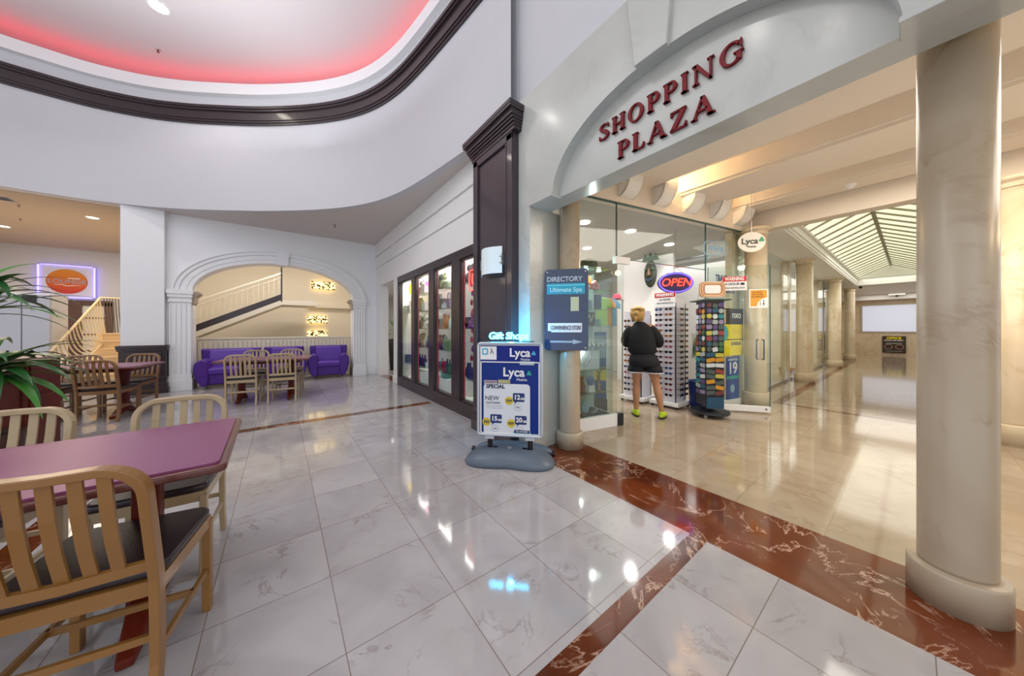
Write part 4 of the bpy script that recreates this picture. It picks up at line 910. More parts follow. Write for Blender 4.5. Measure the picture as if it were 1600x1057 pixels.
text('lettering', 'λ', .07, DTEXT, t, (-.175, -.026, 1.075))
text('lettering', 'Lyca', .115, WHT, t, (.10, -.024, 1.063), bold=.003); clover(t, .235, 1.06, .018, -.0235, CYN); text('lettering', 'Mobile', .034, WHT, t, (.155, -.024, 1.0))
bd = MB().tube([(x, -.0235, z) for x, z in rrect(.575, .70, .01, 2, 0, .622)], .006, 6, closed=True, up=(0, 1, 0)); part('border', bd, WHT, t)
flat(t, 'tab', rect(.14, .035, .17, .965), -.024, C_('tab_grey', 'b8c8d2'))
text('lettering', 'Lyca', .12, WHT, t, (.04, -.024, .872), bold=.003); clover(t, .19, .865, .02, -.0235, TEAL); text('lettering', 'Mobile', .038, WHT, t, (.12, -.024, .803))
flat(t, 'card', rrect(.46, .50, .035, 4, -.03, .51), -.0225, mat('card_white', 'dfe3ea', .4)); flat(t, 'tag_label', rect(.13, .035, -.19, .775), -.0245, C_('tag_pink', 'c6b3b8')); flat(t, 'tag_label', rect(.12, .035, -.055, .782), -.0245, C_('tag_khaki', 'b6b183')); flat(t, 'tag_label', rect(.20, .05, -.15, .735), -.0245, C_('tag_white', 'd7dee6'))
text('lettering', 'HOLIDAY', .028, DTEXT, t, (-.19, -.027, .775)); text('lettering', 'SPECIAL', .052, DTEXT, t, (-.14, -.027, .732), bold=.0015)
text('lettering', 'NEW', .062, DTEXT, t, (-.175, -.0245, .615)); text('lettering', 'CUSTOMERS', .026, DTEXT, t, (-.165, -.0245, .57))
for k in range(2): flat(t, 'text_line', rect(.17, .004, -.15, .54-.02*k), -.0225, GRY)
for bx, bz, g, pr in ((.09, .63, '12', '$29'), (-.135, .415, '15', '$33'), (.11, .41, '20', '$39')):
    flat(t, 'plan_badge', rrect(.115, .085, .012, 3, bx, bz), -.0235, NAVY); flat(t, 'plan_badge_tail', [(bx-.04, bz-.04), (bx-.015, bz-.04), (bx-.04, bz-.065)], -.0235, NAVY)
    text('lettering', g, .062, WHT, t, (bx-.017, -.0255, bz), bold=.002); text('lettering', 'GB', .03, WHT, t, (bx+.037, -.0255, bz-.012), bold=.001)
    flat(t, 'price_badge', ell(.042, .042, 20, bx-.095, bz-.035), -.0235, GOLD); text('lettering', pr, .036, DTEXT, t, (bx-.095, -.0255, bz-.035), bold=.001)
    part('round_badge', MB().tube([(x, -.0235, z) for x, z in ell(.038, .032, 24, bx-.01, bz-.095)], .002, 6, closed=True, up=(0, 1, 0)), GRY, t); text('lettering', '/mo', .024, DTEXT, t, (bx-.01, -.0245, bz-.095))
flat(t, 'offer_strip', rect(.15, .03, .12, .298), -.0245, NAVY); flat(t, 'offer_strip_base', rect(.18, .03, .12, .272), -.0235, C_('strip_pale_cyan', '8fd0dc')); text('lettering', 'IN-STORE', .026, WHT, t, (.12, -.0265, .298))
for x in (-.20, .20):
    part('clamp', MB().box(x-.045, x+.045, -.028, .028, .215, .248), M['silver'], t); part('post', MB().lathe([(.025, .10), (.025, .215)], 16, (x, 0, 0)), M['black'], t)
def blob(w, d, h, z0=0, n=48, cy_=0, waist=0):
    m = MB(); rings = [(1.0, 0, 1), (1.02, .18, 1), (1.0, .35, 1), (.93, .6, 1), (.80, .82, 1), (.6, .96, 1), (.3, 1.0, 1)]
    vs = []; fs = []
    for k_, zf, _ in rings:
        for i in range(n):
            a = 2*PI*i/n; ca, sa = math.cos(a), math.sin(a); x = w/2*k_*math.copysign(abs(ca)**.75, ca); y = d/2*k_*math.copysign(abs(sa)**.8, sa)
            if y < 0: y *= 1-.22*math.cos(x/w*2*PI)*0+.0; y += .10*(1-abs(x/(w/2)))*waist
            vs.append((x, y+cy_, z0+h*zf*(1-.25*abs(x/(w/2))**3)))
    for r_ in range(len(rings)-1):
        for i in range(n): j = (i+1) % n; fs.append((r_*n+i, r_*n+j, (r_+1)*n+j, (r_+1)*n+i))
    fs += [list(range(n))[::-1], [(len(rings)-1)*n+i for i in range(n)]]
    m._add(vs, fs); return m
b = part('base', blob(.86, .46, .135, cy_=-.03, waist=.75), mat('base_grey', '5f6b7a', .36, vary=.04), t, smooth=True)
part('foot', blob(.82, .16, .10, cy_=.24), MATS['base_grey'], t, smooth=True)
part('water_cap', MB().lathe([(.02, 0), (.02, .012)], 16, (0, -.02, .13)), GRY, t)
for s in (-1, 1): part('wheel', MB().lathe([(.028, -.012), (.028, .012)], 16), M['black'], t, loc=(s*.42, .17, .03), rot=(0, PI/2, 0))
t = thing('neon_sign', 'glowing cyan Gift Shops neon lettering on top of the pavement sign', 'neon sign', (1.80, 2.40, 1.167), math.radians(-46))
text('lettering', 'Gift Shops', .094, M['neon_blue'], t, (-.015, -.01, .060), depth=.006, bold=.003, shear=.12)
lamp('neon_glow', 'POINT', (1.83, 2.43, 1.24), 9.0, (.05, .5, 1.0), .02)
part('stand', MB().box(-.26, .24, -.006, .006, 0, .012), M['glassedge'], t)
# ================================================================ WALL SCONCE ON THE DARK PILASTER
t = thing('wall_lamp', 'curved frosted glass wall lamp on the dark pilaster', 'wall lamp', (1.995, 2.985, 2.075), -PI/2)
m = MB(); K = 12
A = [(-.21+.42*k/K, -.03-.10*math.sin(PI*k/K)) for k in range(K+1)]
m.strip([(x, y, -.15) for x, y in A], [(x, y, .15) for x, y in A]); m.strip([(x, y+.006, -.15) for x, y in A], [(x, y+.006, .15) for x, y in A]); m.strip([(x, y, .15) for x, y in A], [(x, y+.006, .15) for x, y in A]); m.strip([(x, y, -.15) for x, y in A], [(x, y+.006, -.15) for x, y in A])
part('shade', m, mat('frosted_glass', 'dde8ea', .25, emit='dfeef0', strength=.12), t, smooth=True)
for s in (-1, 1):
    cl = MB().box(min(s*.215, s*.225), max(s*.215, s*.225), -.04, 0, -.06, .06)
    for z in (-.035, .035): cl.tube([(s*.235, -.035, z), (s*.19, -.045, z)], .007, 6)
    part('clip', cl, M['steel'], t)
part('mount', MB().box(-.06, .06, -.02, .0, -.08, .08), M['steel'], t)
# ================================================================ SHOPPING PLAZA lettering
def arc_ring(a, b, ta, tb, t0, t1, cx_=0, cy_=0, n=24, full=False):
    """ring sector with thick sides (ta) and thin top and bottom (tb); returns outline polygon"""
    O = [(cx_+a*math.cos(t0+(t1-t0)*k/n), cy_+b*math.sin(t0+(t1-t0)*k/n)) for k in range(n+1)]
    I = [(cx_+(a-ta)*math.cos(t0+(t1-t0)*k/n), cy_+(b-tb)*math.sin(t0+(t1-t0)*k/n)) for k in range(n+1)]
    return [[O[k], O[k+1], I[k+1], I[k]] for k in range(n)]
def glyph(ch):
    R = lambda x0, x1, y0, y1: [(x0, y0), (x1, y0), (x1, y1), (x0, y1)]
    D = lambda x0, y0, x1, y1, w_: [(x0-w_/2, y0), (x0+w_/2, y0), (x1+w_/2, y1), (x1-w_/2, y1)]
    T, H_, Sf = .17, .075, .06
    ser = lambda x, y, w_=.30: R(x-w_/2, x+w_/2, y, y+Sf)
    if ch == 'I': return [R(.10, .10+T, 0, 1), ser(.185, 0), ser(.185, 1-Sf)], .37
    if ch == 'H': return [R(.10, .27, 0, 1), R(.58, .75, 0, 1), R(.2, .65, .47, .54), ser(.185, 0), ser(.185, 1-Sf), ser(.665, 0), ser(.665, 1-Sf)], .85
    if ch == 'P': return [R(.10, .27, 0, 1), ser(.185, 0), R(.03, .2, 1-Sf, 1), R(.2, .38, .93, 1), R(.2, .38, .44, .51)]+arc_ring(.27, .28, .16, .07, -PI/2, PI/2, .38, .72), .68
    if ch == 'L': return [R(.10, .27, 0, 1), ser(.185, 1-Sf), R(.03, .6, 0, .075), [(.60, 0), (.64, .28), (.59, .28), (.50, .07)]], .68
    if ch == 'O': return arc_ring(.42, .52, .17, .065, 0, 2*PI, .45, .5, 40), .92
    if ch == 'N': return [R(.12, .20, 0, 1), R(.70, .78, 0, 1), [(.06, 1), (.25, 1), (.79, 0), (.66, 0)], ser(.16, 0, .26), R(.02, .2, 1-Sf, 1), ser(.74, 1-Sf, .26)], .92
    if ch == 'A': return [D(.10, 0, .42, 1, .08), D(.72, 0, .42, 1, .18), R(.2, .62, .32, .39), ser(.10, 0, .24), ser(.72, 0, .30)], .86
    if ch == 'Z': return [R(.06, .70, .925, 1), R(.04, .72, 0, .075), [(.04, .03), (.24, .03), (.71, .97), (.51, .97)], [(.06, 1), (.06, .76), (.11, .76), (.16, .93)], [(.72, 0), (.72, .26), (.67, .26), (.60, .07)]], .78
    if ch == 'G': return arc_ring(.42, .52, .17, .065, PI*.22, PI*1.72, .45, .5, 32)+[R(.62, .78, .08, .45), R(.52, .86, .42, .48), [(.76, .62), (.80, .62), (.80, .98), (.76, .98), (.70, .84)]], .92
    if ch == 'S':
        pts = [(.60, .80), (.52, .92), (.36, .97), (.20, .91), (.13, .77), (.19, .64), (.36, .53), (.52, .42), (.60, .27), (.52, .10), (.35, .03), (.17, .07), (.08, .20)]
        wd = [.05, .07, .08, .11, .15, .17, .19, .19, .16, .12, .08, .07, .05]; q = []
        for k in range(len(pts)-1):
            (x0, y0), (x1, y1) = pts[k], pts[k+1]; a0 = pts[max(k-1, 0)]; b1 = pts[min(k+2, len(pts)-1)]
            n0 = Vector((-(y1-a0[1]), x1-a0[0])).normalized()*wd[k]/2; n1 = Vector((-(b1[1]-y0), b1[0]-x0)).normalized()*wd[k+1]/2
            q.append([(x0+n0.x, y0+n0.y), (x0-n0.x, y0-n0.y), (x1-n1.x, y1-n1.y), (x1+n1.x, y1+n1.y)])
        return q+[R(.58, .63, .74, .97), R(.05, .10, .03, .28)], .72
LM = mat('sign_letter_red', '7c1019', .5, vary=.08, spec=.3)
for word, y0, y1, z0, z1 in (('SHOPPING', 1.635, .595, 2.905, 3.035), ('PLAZA', 1.455, .755, 2.675, 2.81)):
    tot = sum(glyph(c)[1] for c in word)+.12*(len(word)-1); k = (y0-y1)/tot; hh = z1-z0; x = 0; t = None
    seen = {}
    for i, c in enumerate(word):
        polys, w_ = glyph(c); m = MB()
        for p in polys: m.prism([(-(px_*k), pz_*hh) for px_, pz_ in p], -.022, 0, 'x')
        seen[c] = seen.get(c, 0)+1; od = ('' if word.count(c) == 1 else ['first ', 'second ', 'third '][seen[c]-1])
        nb = 'of the word '+word
        single('letter', m, LM, 'red raised '+od+'letter '+c+' '+nb+' on the stone arch', 'letter', 'red letters of the arch sign', loc=(2.196, y0-x*k, z0+(.0)))
        x += w_+.12
# ================================================================ CHAIRS AND TABLES
def make_chair(fr_m, label, group):
    t = thing('dining_chair', label, 'chair', (0, 0, 0), 0, group)       # front faces +y, seat width .42
    hw = .195; yb = -.20; yf = .20
    sec = [(-.0135, -.022), (.0135, -.022), (.0135, .022), (-.0135, .022)]
    bf = MB(); pts = []
    def back(z): return yb-.085*max(0, (z-.42))/.44-(.03 if z < .1 else .0)*(1-z/.1)
    L = [(-hw, back(z), z) for z in (0, .15, .3, .45, .6, .72, .765)]
    R_ = 0.095; ztop = .86
    for k in range(1, 8):
        a = PI/2*k/7; z = ztop-R_+R_*math.sin(a); L.append((-hw+R_-R_*math.cos(a), back(z), z))
    RR = [(-x, y, z) for x, y, z in L[::-1]]
    bf.sweep(L+[(0, back(ztop)-.012, ztop)]+RR, sec, up=(0, 1, 0)); part('back_frame', bf, fr_m, t, bevel=.004)
    cr_ = MB().sweep([(-hw+.01, back(.50), .50), (0, back(.50)-.018, .50), (hw-.01, back(.50), .50)], [(-.010, -.016), (.010, -.016), (.010, .016), (-.010, .016)]); part('lower_rail', cr_, fr_m, t)
    for k in range(5):
        x = -.118+.059*k; part('slat', MB().sweep([(x, back(.5)-.010, .51), (x, back(.6)-.022, .62), (x, back(.7)-.025, .73), (x, back(.85)-.012, .85)], [(-.005, -.0155), (.005, -.0155), (.005, .0155), (-.005, .0155)], up=(1, 0, 0)), fr_m, t)
    sf = MB(); 
    for a, b in (((-hw, yf, .415), (hw, yf, .415)), ((-hw, yb, .415), (hw, yb, .415)), ((-hw, yb, .415), (-hw, yf, .415)), ((hw, yb, .415), (hw, yf, .415))): sf.bar(a, b, .024, .05)
    part('seat_frame', sf, fr_m, t)
    st_ = MB().prism(rrect(.42, .42, .05, 4, 0, .008), .442, .478, 'z'); part('seat', st_, M['vinyl'], t, bevel=.014, seg=3)
    for s in (-1, 1):
        lg = MB().sweep([(s*hw, yf, 0), (s*hw, yf, .42)], [(-.015, -.017), (.015, -.017), (.015, .017), (-.015, .017)], up=(0, 1, 0)); o = part('leg', lg, fr_m, t, bevel=.003)
        part('foot_cap', MB().lathe([(.012, 0), (.012, .006)], 10, (s*hw, yf, 0)), M['rubber'], o)
        part('stretcher', MB().bar((s*hw, yb, .19), (s*hw, yf, .19), .014, .024), fr_m, t)
    part('stretcher', MB().bar((-hw, .06, .19), (hw, .06, .19), .014, .024), fr_m, t)
    part('stretcher', MB().bar((-hw, yb, .24), (hw, yb, .24), .014, .024), fr_m, t)
    return t
def make_table(label, L_, W_, ped_x):
    t = thing('dining_table', label, 'table', (0, 0, 0), 0, None)
    part('tabletop', MB().prism(rrect(L_, W_, .02, 3), .742, .762, 'z'), M['purple_top'], t, bevel=.003)
    e = MB(); e.prism(rrect(L_+.05, W_+.05, .03, 4), .722, .752, 'z'); part('edge_moulding', e, M['mahog2'], t, bevel=.010, seg=3)
    part('apron', MB().box(-L_/2+.1, L_/2-.1, -W_/2+.12, W_/2-.12, .68, .722), M['mahog'], t)
    for x in ped_x:
        p = part('pedestal', MB().box(x-.042, x+.042, -.042, .042, .09, .69), M['mahog'], t, bevel=.006)
        part('collar', MB().box(x-.055, x+.055, -.055, .055, .08, .20), M['mahog'], p, bevel=.01)
        ft = MB(); 
        for s in (-1, 1): ft.sweep([(x, 0, .11), (x, s*.10, .095), (x, s*.20, .045), (x, s*.29, .028)], [(-.04, -.035), (.04, -.035), (.04, .03), (-.04, .03)], scales=[1.1, 1, .85, .6])
        part('foot', ft, M['mahog'], t, bevel=.008)
    return t
ROT = math.radians(-9)
def place(root, cx_, cy_, rz): root.location = (cx_, cy_, 0); root.rotation_euler = (0, 0, rz)
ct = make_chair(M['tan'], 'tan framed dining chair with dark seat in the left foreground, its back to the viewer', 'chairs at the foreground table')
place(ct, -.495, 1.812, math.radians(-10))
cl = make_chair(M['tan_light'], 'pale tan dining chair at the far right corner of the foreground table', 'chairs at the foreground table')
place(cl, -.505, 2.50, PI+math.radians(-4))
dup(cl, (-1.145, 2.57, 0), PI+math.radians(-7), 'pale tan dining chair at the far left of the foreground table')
tb = make_table('plum topped dining table with mahogany pedestals in the left foreground', 1.26, .78, (-.36, .36)); place(tb, -.835, 2.085, math.radians(1.0))
t2 = copy_tree(tb); place(t2, -2.22, 7.22, ROT); t2['label'] = 'plum topped dining table beside the white pillar'
t3 = copy_tree(tb); place(t3, -.19, 7.20, ROT); t3['label'] = 'plum topped dining table in front of the purple sofas'
cb = make_chair(M['tan_brown'], 'brown dining chair with its back to the viewer, right of the mahogany cabinet', 'chairs at the table by the pillar')
place(cb, -1.955, 6.98, math.radians(-11))
dup(cb, (-1.93, 7.72, 0), PI+math.radians(-14), 'brown dining chair across the table, before the dark wainscot of the pillar')
dup(cb, (-2.60, 7.12, 0), math.radians(-9), 'brown dining chair partly hidden by the mahogany cabinet, near side of its table')
dup(cb, (-2.58, 7.86, 0), PI+math.radians(-9), 'brown dining chair farthest back at the table by the pillar, before the stairs')
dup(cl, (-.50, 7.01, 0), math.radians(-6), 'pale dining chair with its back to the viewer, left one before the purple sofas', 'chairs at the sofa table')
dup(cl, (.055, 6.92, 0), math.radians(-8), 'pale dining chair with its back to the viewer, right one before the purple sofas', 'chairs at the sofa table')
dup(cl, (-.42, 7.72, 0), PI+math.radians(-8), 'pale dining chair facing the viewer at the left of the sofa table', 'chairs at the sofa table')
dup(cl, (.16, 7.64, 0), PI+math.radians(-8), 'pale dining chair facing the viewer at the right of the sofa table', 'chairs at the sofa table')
# ================================================================ PURPLE SOFAS
def sofa(w, label, x, y, rz=0, cush=1):
    t = thing('sofa' if 'sofa' in label else 'armchair', label, 'sofa' if 'sofa' in label else 'armchair', (x, y, 0), rz, 'purple leather seating under the arch')
    hw = w/2; A_ = M['purple']
    part('base', MB().box(-hw+.09, hw-.09, -.30, .30, .08, .32), A_, t, bevel=.03, seg=3)
    cw = (w-.30)/cush
    for k in range(cush):
        x0 = -hw+.15+k*cw; part('seat_cushion', MB().box(x0+.004, x0+cw-.004, -.34, .22, .30, .44), M['purple2'], t, bevel=.04, seg=4)
        bk = MB().sweep([(x0+cw/2, .20, .40), (x0+cw/2, .25, .62), (x0+cw/2, .31, .80)], [(-cw/2+.006, -.07), (cw/2-.006, -.07), (cw/2-.006, .07), (-cw/2+.006, .07)], up=(0, 1, 0)); part('back_cushion', bk, M['purple2'], t, bevel=.04, seg=4)
    part('back', MB().prism([(-hw+.06, .10), (hw-.06, .10), (hw-.02, .84), (-hw+.02, .84)], .26, .42, 'y'), A_, t, bevel=.04, seg=4)
    for s in (-1, 1):
        P = [(.16, .06), (.06, .06), (-.02, .22), (-.055, .40), (-.045, .54), (.0, .61), (.08, .64), (.15, .60), (.18, .48), (.18, .2)]
        m = MB().prism([(s*(hw-.05-x_), z) for x_, z in P], -.36, .36, 'y'); part('armrest', m, A_, t, bevel=.035, seg=4)
    for a in (-1, 1):
        for b in (-1, 1): part('leg', MB().lathe([(.02, 0), (.026, .10)], 12, (a*(hw-.13), b*.24, 0)), M['steel'], t)
    return t
sofa(1.10, 'purple leather sofa at the left under the arch', -.905, 9.47)
sofa(.88, 'purple leather sofa in the middle under the arch, partly behind the table', .09, 9.56)
sofa(.94, 'purple leather armchair at the right under the arch', 1.05, 9.60, math.radians(-6))
# ================================================================ PERFORATED SCONCES IN THE RECESS
def perf(w, h, label, x, y, z):
    t = thing('wall_sconce', label, 'wall lamp', (x, y, z), 0, 'perforated lamps in the arch recess'); m = MB(); random.seed(int(z*100))
    K = 14; A = [(-w/2+w*k/K, -.05-.08*math.sin(PI*k/K)) for k in range(K+1)]
    for a in (-h/2, h/2-.012): m.strip([(x_, y_, a) for x_, y_ in A], [(x_, y_, a+.012) for x_, y_ in A])
    for k in range(60):
        i = random.randrange(K); x_, y_ = A[i]; x2, y2 = A[i+1]; z_ = random.uniform(-h/2, h/2-.02)
        m._add([(x_, y_-.003, z_), (x2, y2-.003, z_+random.uniform(-.04, .04)), (x2, y2-.003, z_+.03), (x_, y_-.003, z_+.02+random.uniform(0, .02))], [(0, 1, 2, 3)])
    part('shade', m, mat('bronze_lattice', '5a4a2c', .4, .5), t); part('glow', MB().strip([(x_, y_+.02, -h/2+.01) for x_, y_ in A], [(x_, y_+.02, h/2-.01) for x_, y_ in A]), mat('sconce_glow', 'ffe9a8', .5, emit='ffdf90', strength=1.9), t)
    part('mount', MB().box(-w/2, w/2, -.05, 0, -.02, .02), M['steel'], t); return t
perf(.72, .27, 'large perforated gold lamp high on the recess wall', 1.20, 12.48, 2.80)
perf(.60, .25, 'perforated gold lamp in the middle of the recess wall, below the large one', 1.02, 12.48, 1.62)
perf(.58, .23, 'lowest perforated gold lamp on the recess wall', 1.02, 12.48, 1.12)
# ================================================================ LOUNGE SIGN
t = thing('lounge_sign', 'orange oval LOUNGE sign with a violet neon frame on the far wall', 'sign', (-5.04, 15.22, 2.70))
part('backing', MB().prism(rect(.98, .92), 0, .03, 'y'), mat('acrylic_white', 'd9d6e6', .3), t)
NV = mat('neon_lilac', 'a9a0ff', .4, emit='7a70ff', strength=3.2)
for nm_, a, b in (('neon_tube', (-.50, -.46), (-.50, .46)), ('neon_tube', (.50, -.46), (.50, .46)), ('neon_tube', (-.46, .475), (.46, .475)), ('neon_tube', (-.46, -.475), (.46, -.475))): part(nm_, MB().tube([(a[0], -.02, a[1]), (b[0], -.02, b[1])], .012 if a[0] != b[0] else .018, 8, up=(0, 1, 0)), NV, t)
om = mat('lounge_orange', 'd9601c', .4)
nt = om.node_tree; g_ = nt.nodes.new('ShaderNodeTexCoord'); sp_ = nt.nodes.new('ShaderNodeSeparateXYZ'); rp = nt.nodes.new('ShaderNodeValToRGB'); rp.color_ramp.elements[0].color = rgb('c8321c'); rp.color_ramp.elements[1].color = rgb('d9861c'); mr = nt.nodes.new('ShaderNodeMapRange'); mr.inputs['From Min'].default_value = -.3; mr.inputs['From Max'].default_value = .3
nt.links.new(g_.outputs['Object'], sp_.inputs[0]); nt.links.new(sp_.outputs[2], mr.inputs['Value']); nt.links.new(mr.outputs[0], rp.inputs[0]); nt.links.new(rp.outputs[0], nt.nodes['Principled BSDF'].inputs['Base Color'])
part('oval', MB().prism(ell(.37, .36, 48), -.02, 0, 'y'), om, t); part('oval_rim', MB().tube([(x, -.015, z) for x, z in ell(.385, .375, 48)], .010, 6, closed=True, up=(0, 1, 0)), WHT, t)
text('lettering', 'LOUNGE', .17, C_('lounge_text', 'a9a3b8', .4), t, (0, -.024, .0), bold=.002); part('swoosh', MB().tube([(-.25, -.024, -.10), (-.1, -.024, -.09), (.0, -.024, -.13), (.1, -.024, -.11), (.26, -.024, -.10)], .010, 6, up=(0, 1, 0), scales=[.3, 1, 1, 1, .3]), WHT, t); part('small_caption', MB().prism(rect(.22, .022, .12, .10), -.024, -.02, 'y'), WHT, t)
# ================================================================ RIBBED CURVED BALUSTRADE AND STEPS
t = thing('curved_staircase', 'cream staircase with curved ribbed balustrade left of the white pillar', 'staircase', (0, 0, 0))
t.location = (-3.0, 10.0, 0)
ox, oy = -3.0, 10.0
for k in range(7): part('step', MB().box(-3.15-ox-.05*k, -2.44-ox, 9.95+.29*k-oy, 12.4-oy, .17*k, .17*(k+1)).box(-3.15-ox-.05*k, -2.44-ox, 9.93+.29*k-oy, 9.96+.29*k-oy, .17*(k+1)-.03, .17*(k+1)), mat('step_wood', 'd9bd92', .4), t, bevel=.004)
def T_(u): return Vector((-3.38-.12*u-ox, 9.62+2.4*u-oy, .86+1.2*u+.12*math.sin(PI*u)*0))
def B_(u): return Vector((-3.06-.34*u-ox, 9.72+2.3*u-oy, .60+.45*u))
CRM = mat('balustrade_cream', 'd9c39a', .4)
part('handrail', MB().tube([T_(u/10) for u in range(11)], .022, 8).tube([T_(1), T_(1)+Vector((.22, 0, 0)), T_(1)+Vector((.75, 0, -.03))], .018, 8), CRM, t)
part('lower_rail', MB().tube([B_(u/10) for u in range(11)], .022, 8), CRM, t)
for k in range(17):
    u = (k+.5)/17; a, b = T_(u), B_(u); c = a+Vector((.04, 0, -.50+.10*u)); P = []
    for j in range(9): v = j/8; P.append(a*(1-v)**2+c*2*v*(1-v)+b*v*v)
    part('baluster', MB().tube(P, .013, 6), CRM, t)
for k in range(6):
    x = -3.30-ox+.045*k; part('baluster', MB().tube([(x-.15, 12.02-oy, 2.05), (x-.13, 12.0-oy, 1.7), (x-.10, 12.0-oy, 1.2)], .010, 6), mat('dark_rib', '6b5a48', .5), t)
# ================================================================ WHITE REFRIGERATOR, CABINET, BOTTLES
t = thing('refrigerator', 'tall white refrigerator behind the mahogany cabinet', 'refrigerator', (-3.92, 10.3, 0))
part('body', MB().box(-.42, .42, -.28, .3, .05, 1.97), mat('fridge_white', 'c9cad2', .35), t, bevel=.01); part('door', MB().box(-.41, .10, -.32, -.28, .08, 1.95), MATS['fridge_white'], t, bevel=.01); part('door', MB().box(.11, .41, -.32, -.28, .08, 1.95), MATS['fridge_white'], t, bevel=.01)
part('dispenser', MB().box(.12, .27, -.335, -.32, 1.80, 1.93), BLK, t); part('handle', MB().tube([(-.22, -.36, 1.35), (-.22, -.40, 1.4), (-.22, -.40, 1.85), (-.22, -.36, 1.9)], .018, 8, up=(1, 0, 0)), BLK, t)
t = thing('mahogany_cabinet', 'mahogany cabinet behind the plant at the left edge', 'cabinet', (-2.42, 5.52, 0))
part('body', MB().box(-.45, .45, -.29, .29, 0, .98), M['mahog'], t, bevel=.006)
for z0, z1 in ((.12, .62), (.66, .93)): part('panel', MB().box(.45, .462, -.25, .25, z0, z1), M['mahog'], t, bevel=.01)
dd = part('door', MB().box(-.42, .42, -.31, -.29, .10, .93), M['mahog'], t, bevel=.01); part('knob', MB().lathe([(.02, 0), (.012, .02)], 10), M['steel'], dd, loc=(.3, -.31, .55), rot=(PI/2, 0, 0))
part('top', MB().box(-.48, .48, -.32, .32, .98, 1.01), mat('counter_top', 'b99a80', .3, vary=.2), t, bevel=.005)
for k, (c, n_) in enumerate((('1c1c22', 'black'), ('3a2018', 'brown'))):
    single('condiment_bottle', bottle(.07, .022), C_('cond_'+n_, c, .3), n_+' condiment bottle on the mahogany cabinet', 'bottle', loc=(-2.2+.14*k, 5.55, 1.011), smooth=True)
# ================================================================ PLANTS
def leaf(mb_, base, az, L_, w_, lift, droop, n=9, fold=.25):
    P = []; d = Vector((math.cos(az), math.sin(az), 0)); side = Vector((-d.y, d.x, 0)); p = Vector(base); ang = lift
    for k in range(n+1): P.append(p.copy()); p = p+(d*math.cos(ang)+Vector((0, 0, 1))*math.sin(ang))*(L_/n); ang -= droop/n
    vs = []
    for k, q in enumerate(P):
        t_ = k/n; ww = w_*(math.sin(PI*min(t_*.93+.07, 1))**.55)*(1-t_**3*.75); vs += [q-side*ww+Vector((0, 0, ww*fold)), q, q+side*ww+Vector((0, 0, ww*fold))]
    fs = []
    for k in range(n): a = k*3; fs += [(a, a+1, a+4, a+3), (a+1, a+2, a+5, a+4)]
    mb_._add(vs, fs)
LG = mat('leaf_mid', '3f7d2c', .38, vary=.45, vscale=7); LD = mat('leaf_dark', '275c2a', .35, vary=.4, vscale=9)
t = thing('potted_plant', 'large green strap-leaved plant at the left edge before the mahogany cabinet', 'plant', (-2.06, 4.86, 0))
part('pot', MB().lathe([(.15, 0), (.19, .02), (.22, .36), (.235, .38), (.20, .38), (.19, .34)], 26), mat('pot_brown', '4a2c20', .5), t, smooth=True)
part('soil', MB().lathe([(.195, .33), (.19, .35)], 20), mat('soil', '2a1d15', .9), t)
sm = MB(); sm.tube([(0, 0, .34), (.02, 0, .6), (0, .01, .85)], .022, 8); sm.tube([(-.04, .02, .34), (-.05, .03, .9), (-.02, .02, 1.55)], .018, 8); part('stem', sm, mat('stem', '6a5a34', .7), t)
random.seed(12)
for ci, (cx_, cy_, cz_, n_, L0) in enumerate(((.02, -.02, .88, 60, .76), (-.02, .02, 1.46, 38, .62), (-.03, .02, 1.62, 14, .5))):
    m = [MB(), MB()]
    for k in range(n_): leaf(m[k % 2], (cx_, cy_, cz_+random.uniform(-.08, .08)), random.uniform(0, 2*PI), L0*random.uniform(.75, 1.15), random.uniform(.026, .042)*(1.35 if ci == 0 else 1), random.uniform(.15, 1.2), random.uniform(.9, 2.0))
    for q, mm in zip(m, (LG, LD)):
        o = part('leaves', q, mm, t, smooth=True)
t = thing('potted_plant', 'slender palm in a tall dark planter in the passage beside the shop windows', 'plant', (2.86, 9.95, 0))
part('pot', MB().lathe([(.11, 0), (.15, .7), (.16, .98), (.14, .98)], 22), mat('planter_dark', '26262a', .4), t, smooth=True)
m = MB()
for k in range(26): leaf(m, (0, 0, 1.05+random.uniform(0, .5)), random.uniform(0, 2*PI), random.uniform(.35, .55), .018, random.uniform(.3, 1.3), random.uniform(1.2, 2.2))
part('leaves', m, LD, t, smooth=True); part('stem', MB().tube([(0, 0, .95), (0, 0, 1.55)], .015, 6), MATS['stem'], t)
# ================================================================ CEILING FIXTURES
def downlight(x, y, z, lab, r=.09, st=18, pw=0, group=None):
    t = thing('ceiling_light', lab, 'ceiling light', (x, y, z), 0, group); part('trim_ring', MB().lathe([(r, 0), (r*1.02, -.008), (r*.85, -.010), (r*.82, 0)], 24, cap=False), M['white2'], t)
    part('lens', MB().lathe([(r*.82, -.003), (r*.8, -.006)], 24), mat('lens_%d' % st, 'ffffff', .4, emit='fff3e0', strength=st), t)
    if pw: lamp('spot', 'SPOT', (x, y, z-.03), pw, (1, .97, .92), .05, spot=2.2)
G2 = 'recessed lights in the low lounge ceiling'
downlight(-1.56, 7.36, 6.498, 'bright recessed light in the high oval ceiling', .13, 26, 60)
downlight(-3.22, 10.69, 3.698, 'recessed light in the beige lounge ceiling, nearest the white pillar', .10, 14, 25, G2); downlight(-5.15, 12.85, 3.698, 'recessed light in the beige lounge ceiling at the left edge', .10, 14, 25, G2)
for x, y in ((-2.15, 1.62), (-1.07, 5.35), (-3.12, .81), (.6, 2.2)): downlight(x, y, 6.498, 'recessed light in the high ceiling above the open floor', .07, 30, 28, 'recessed lights above the open floor')
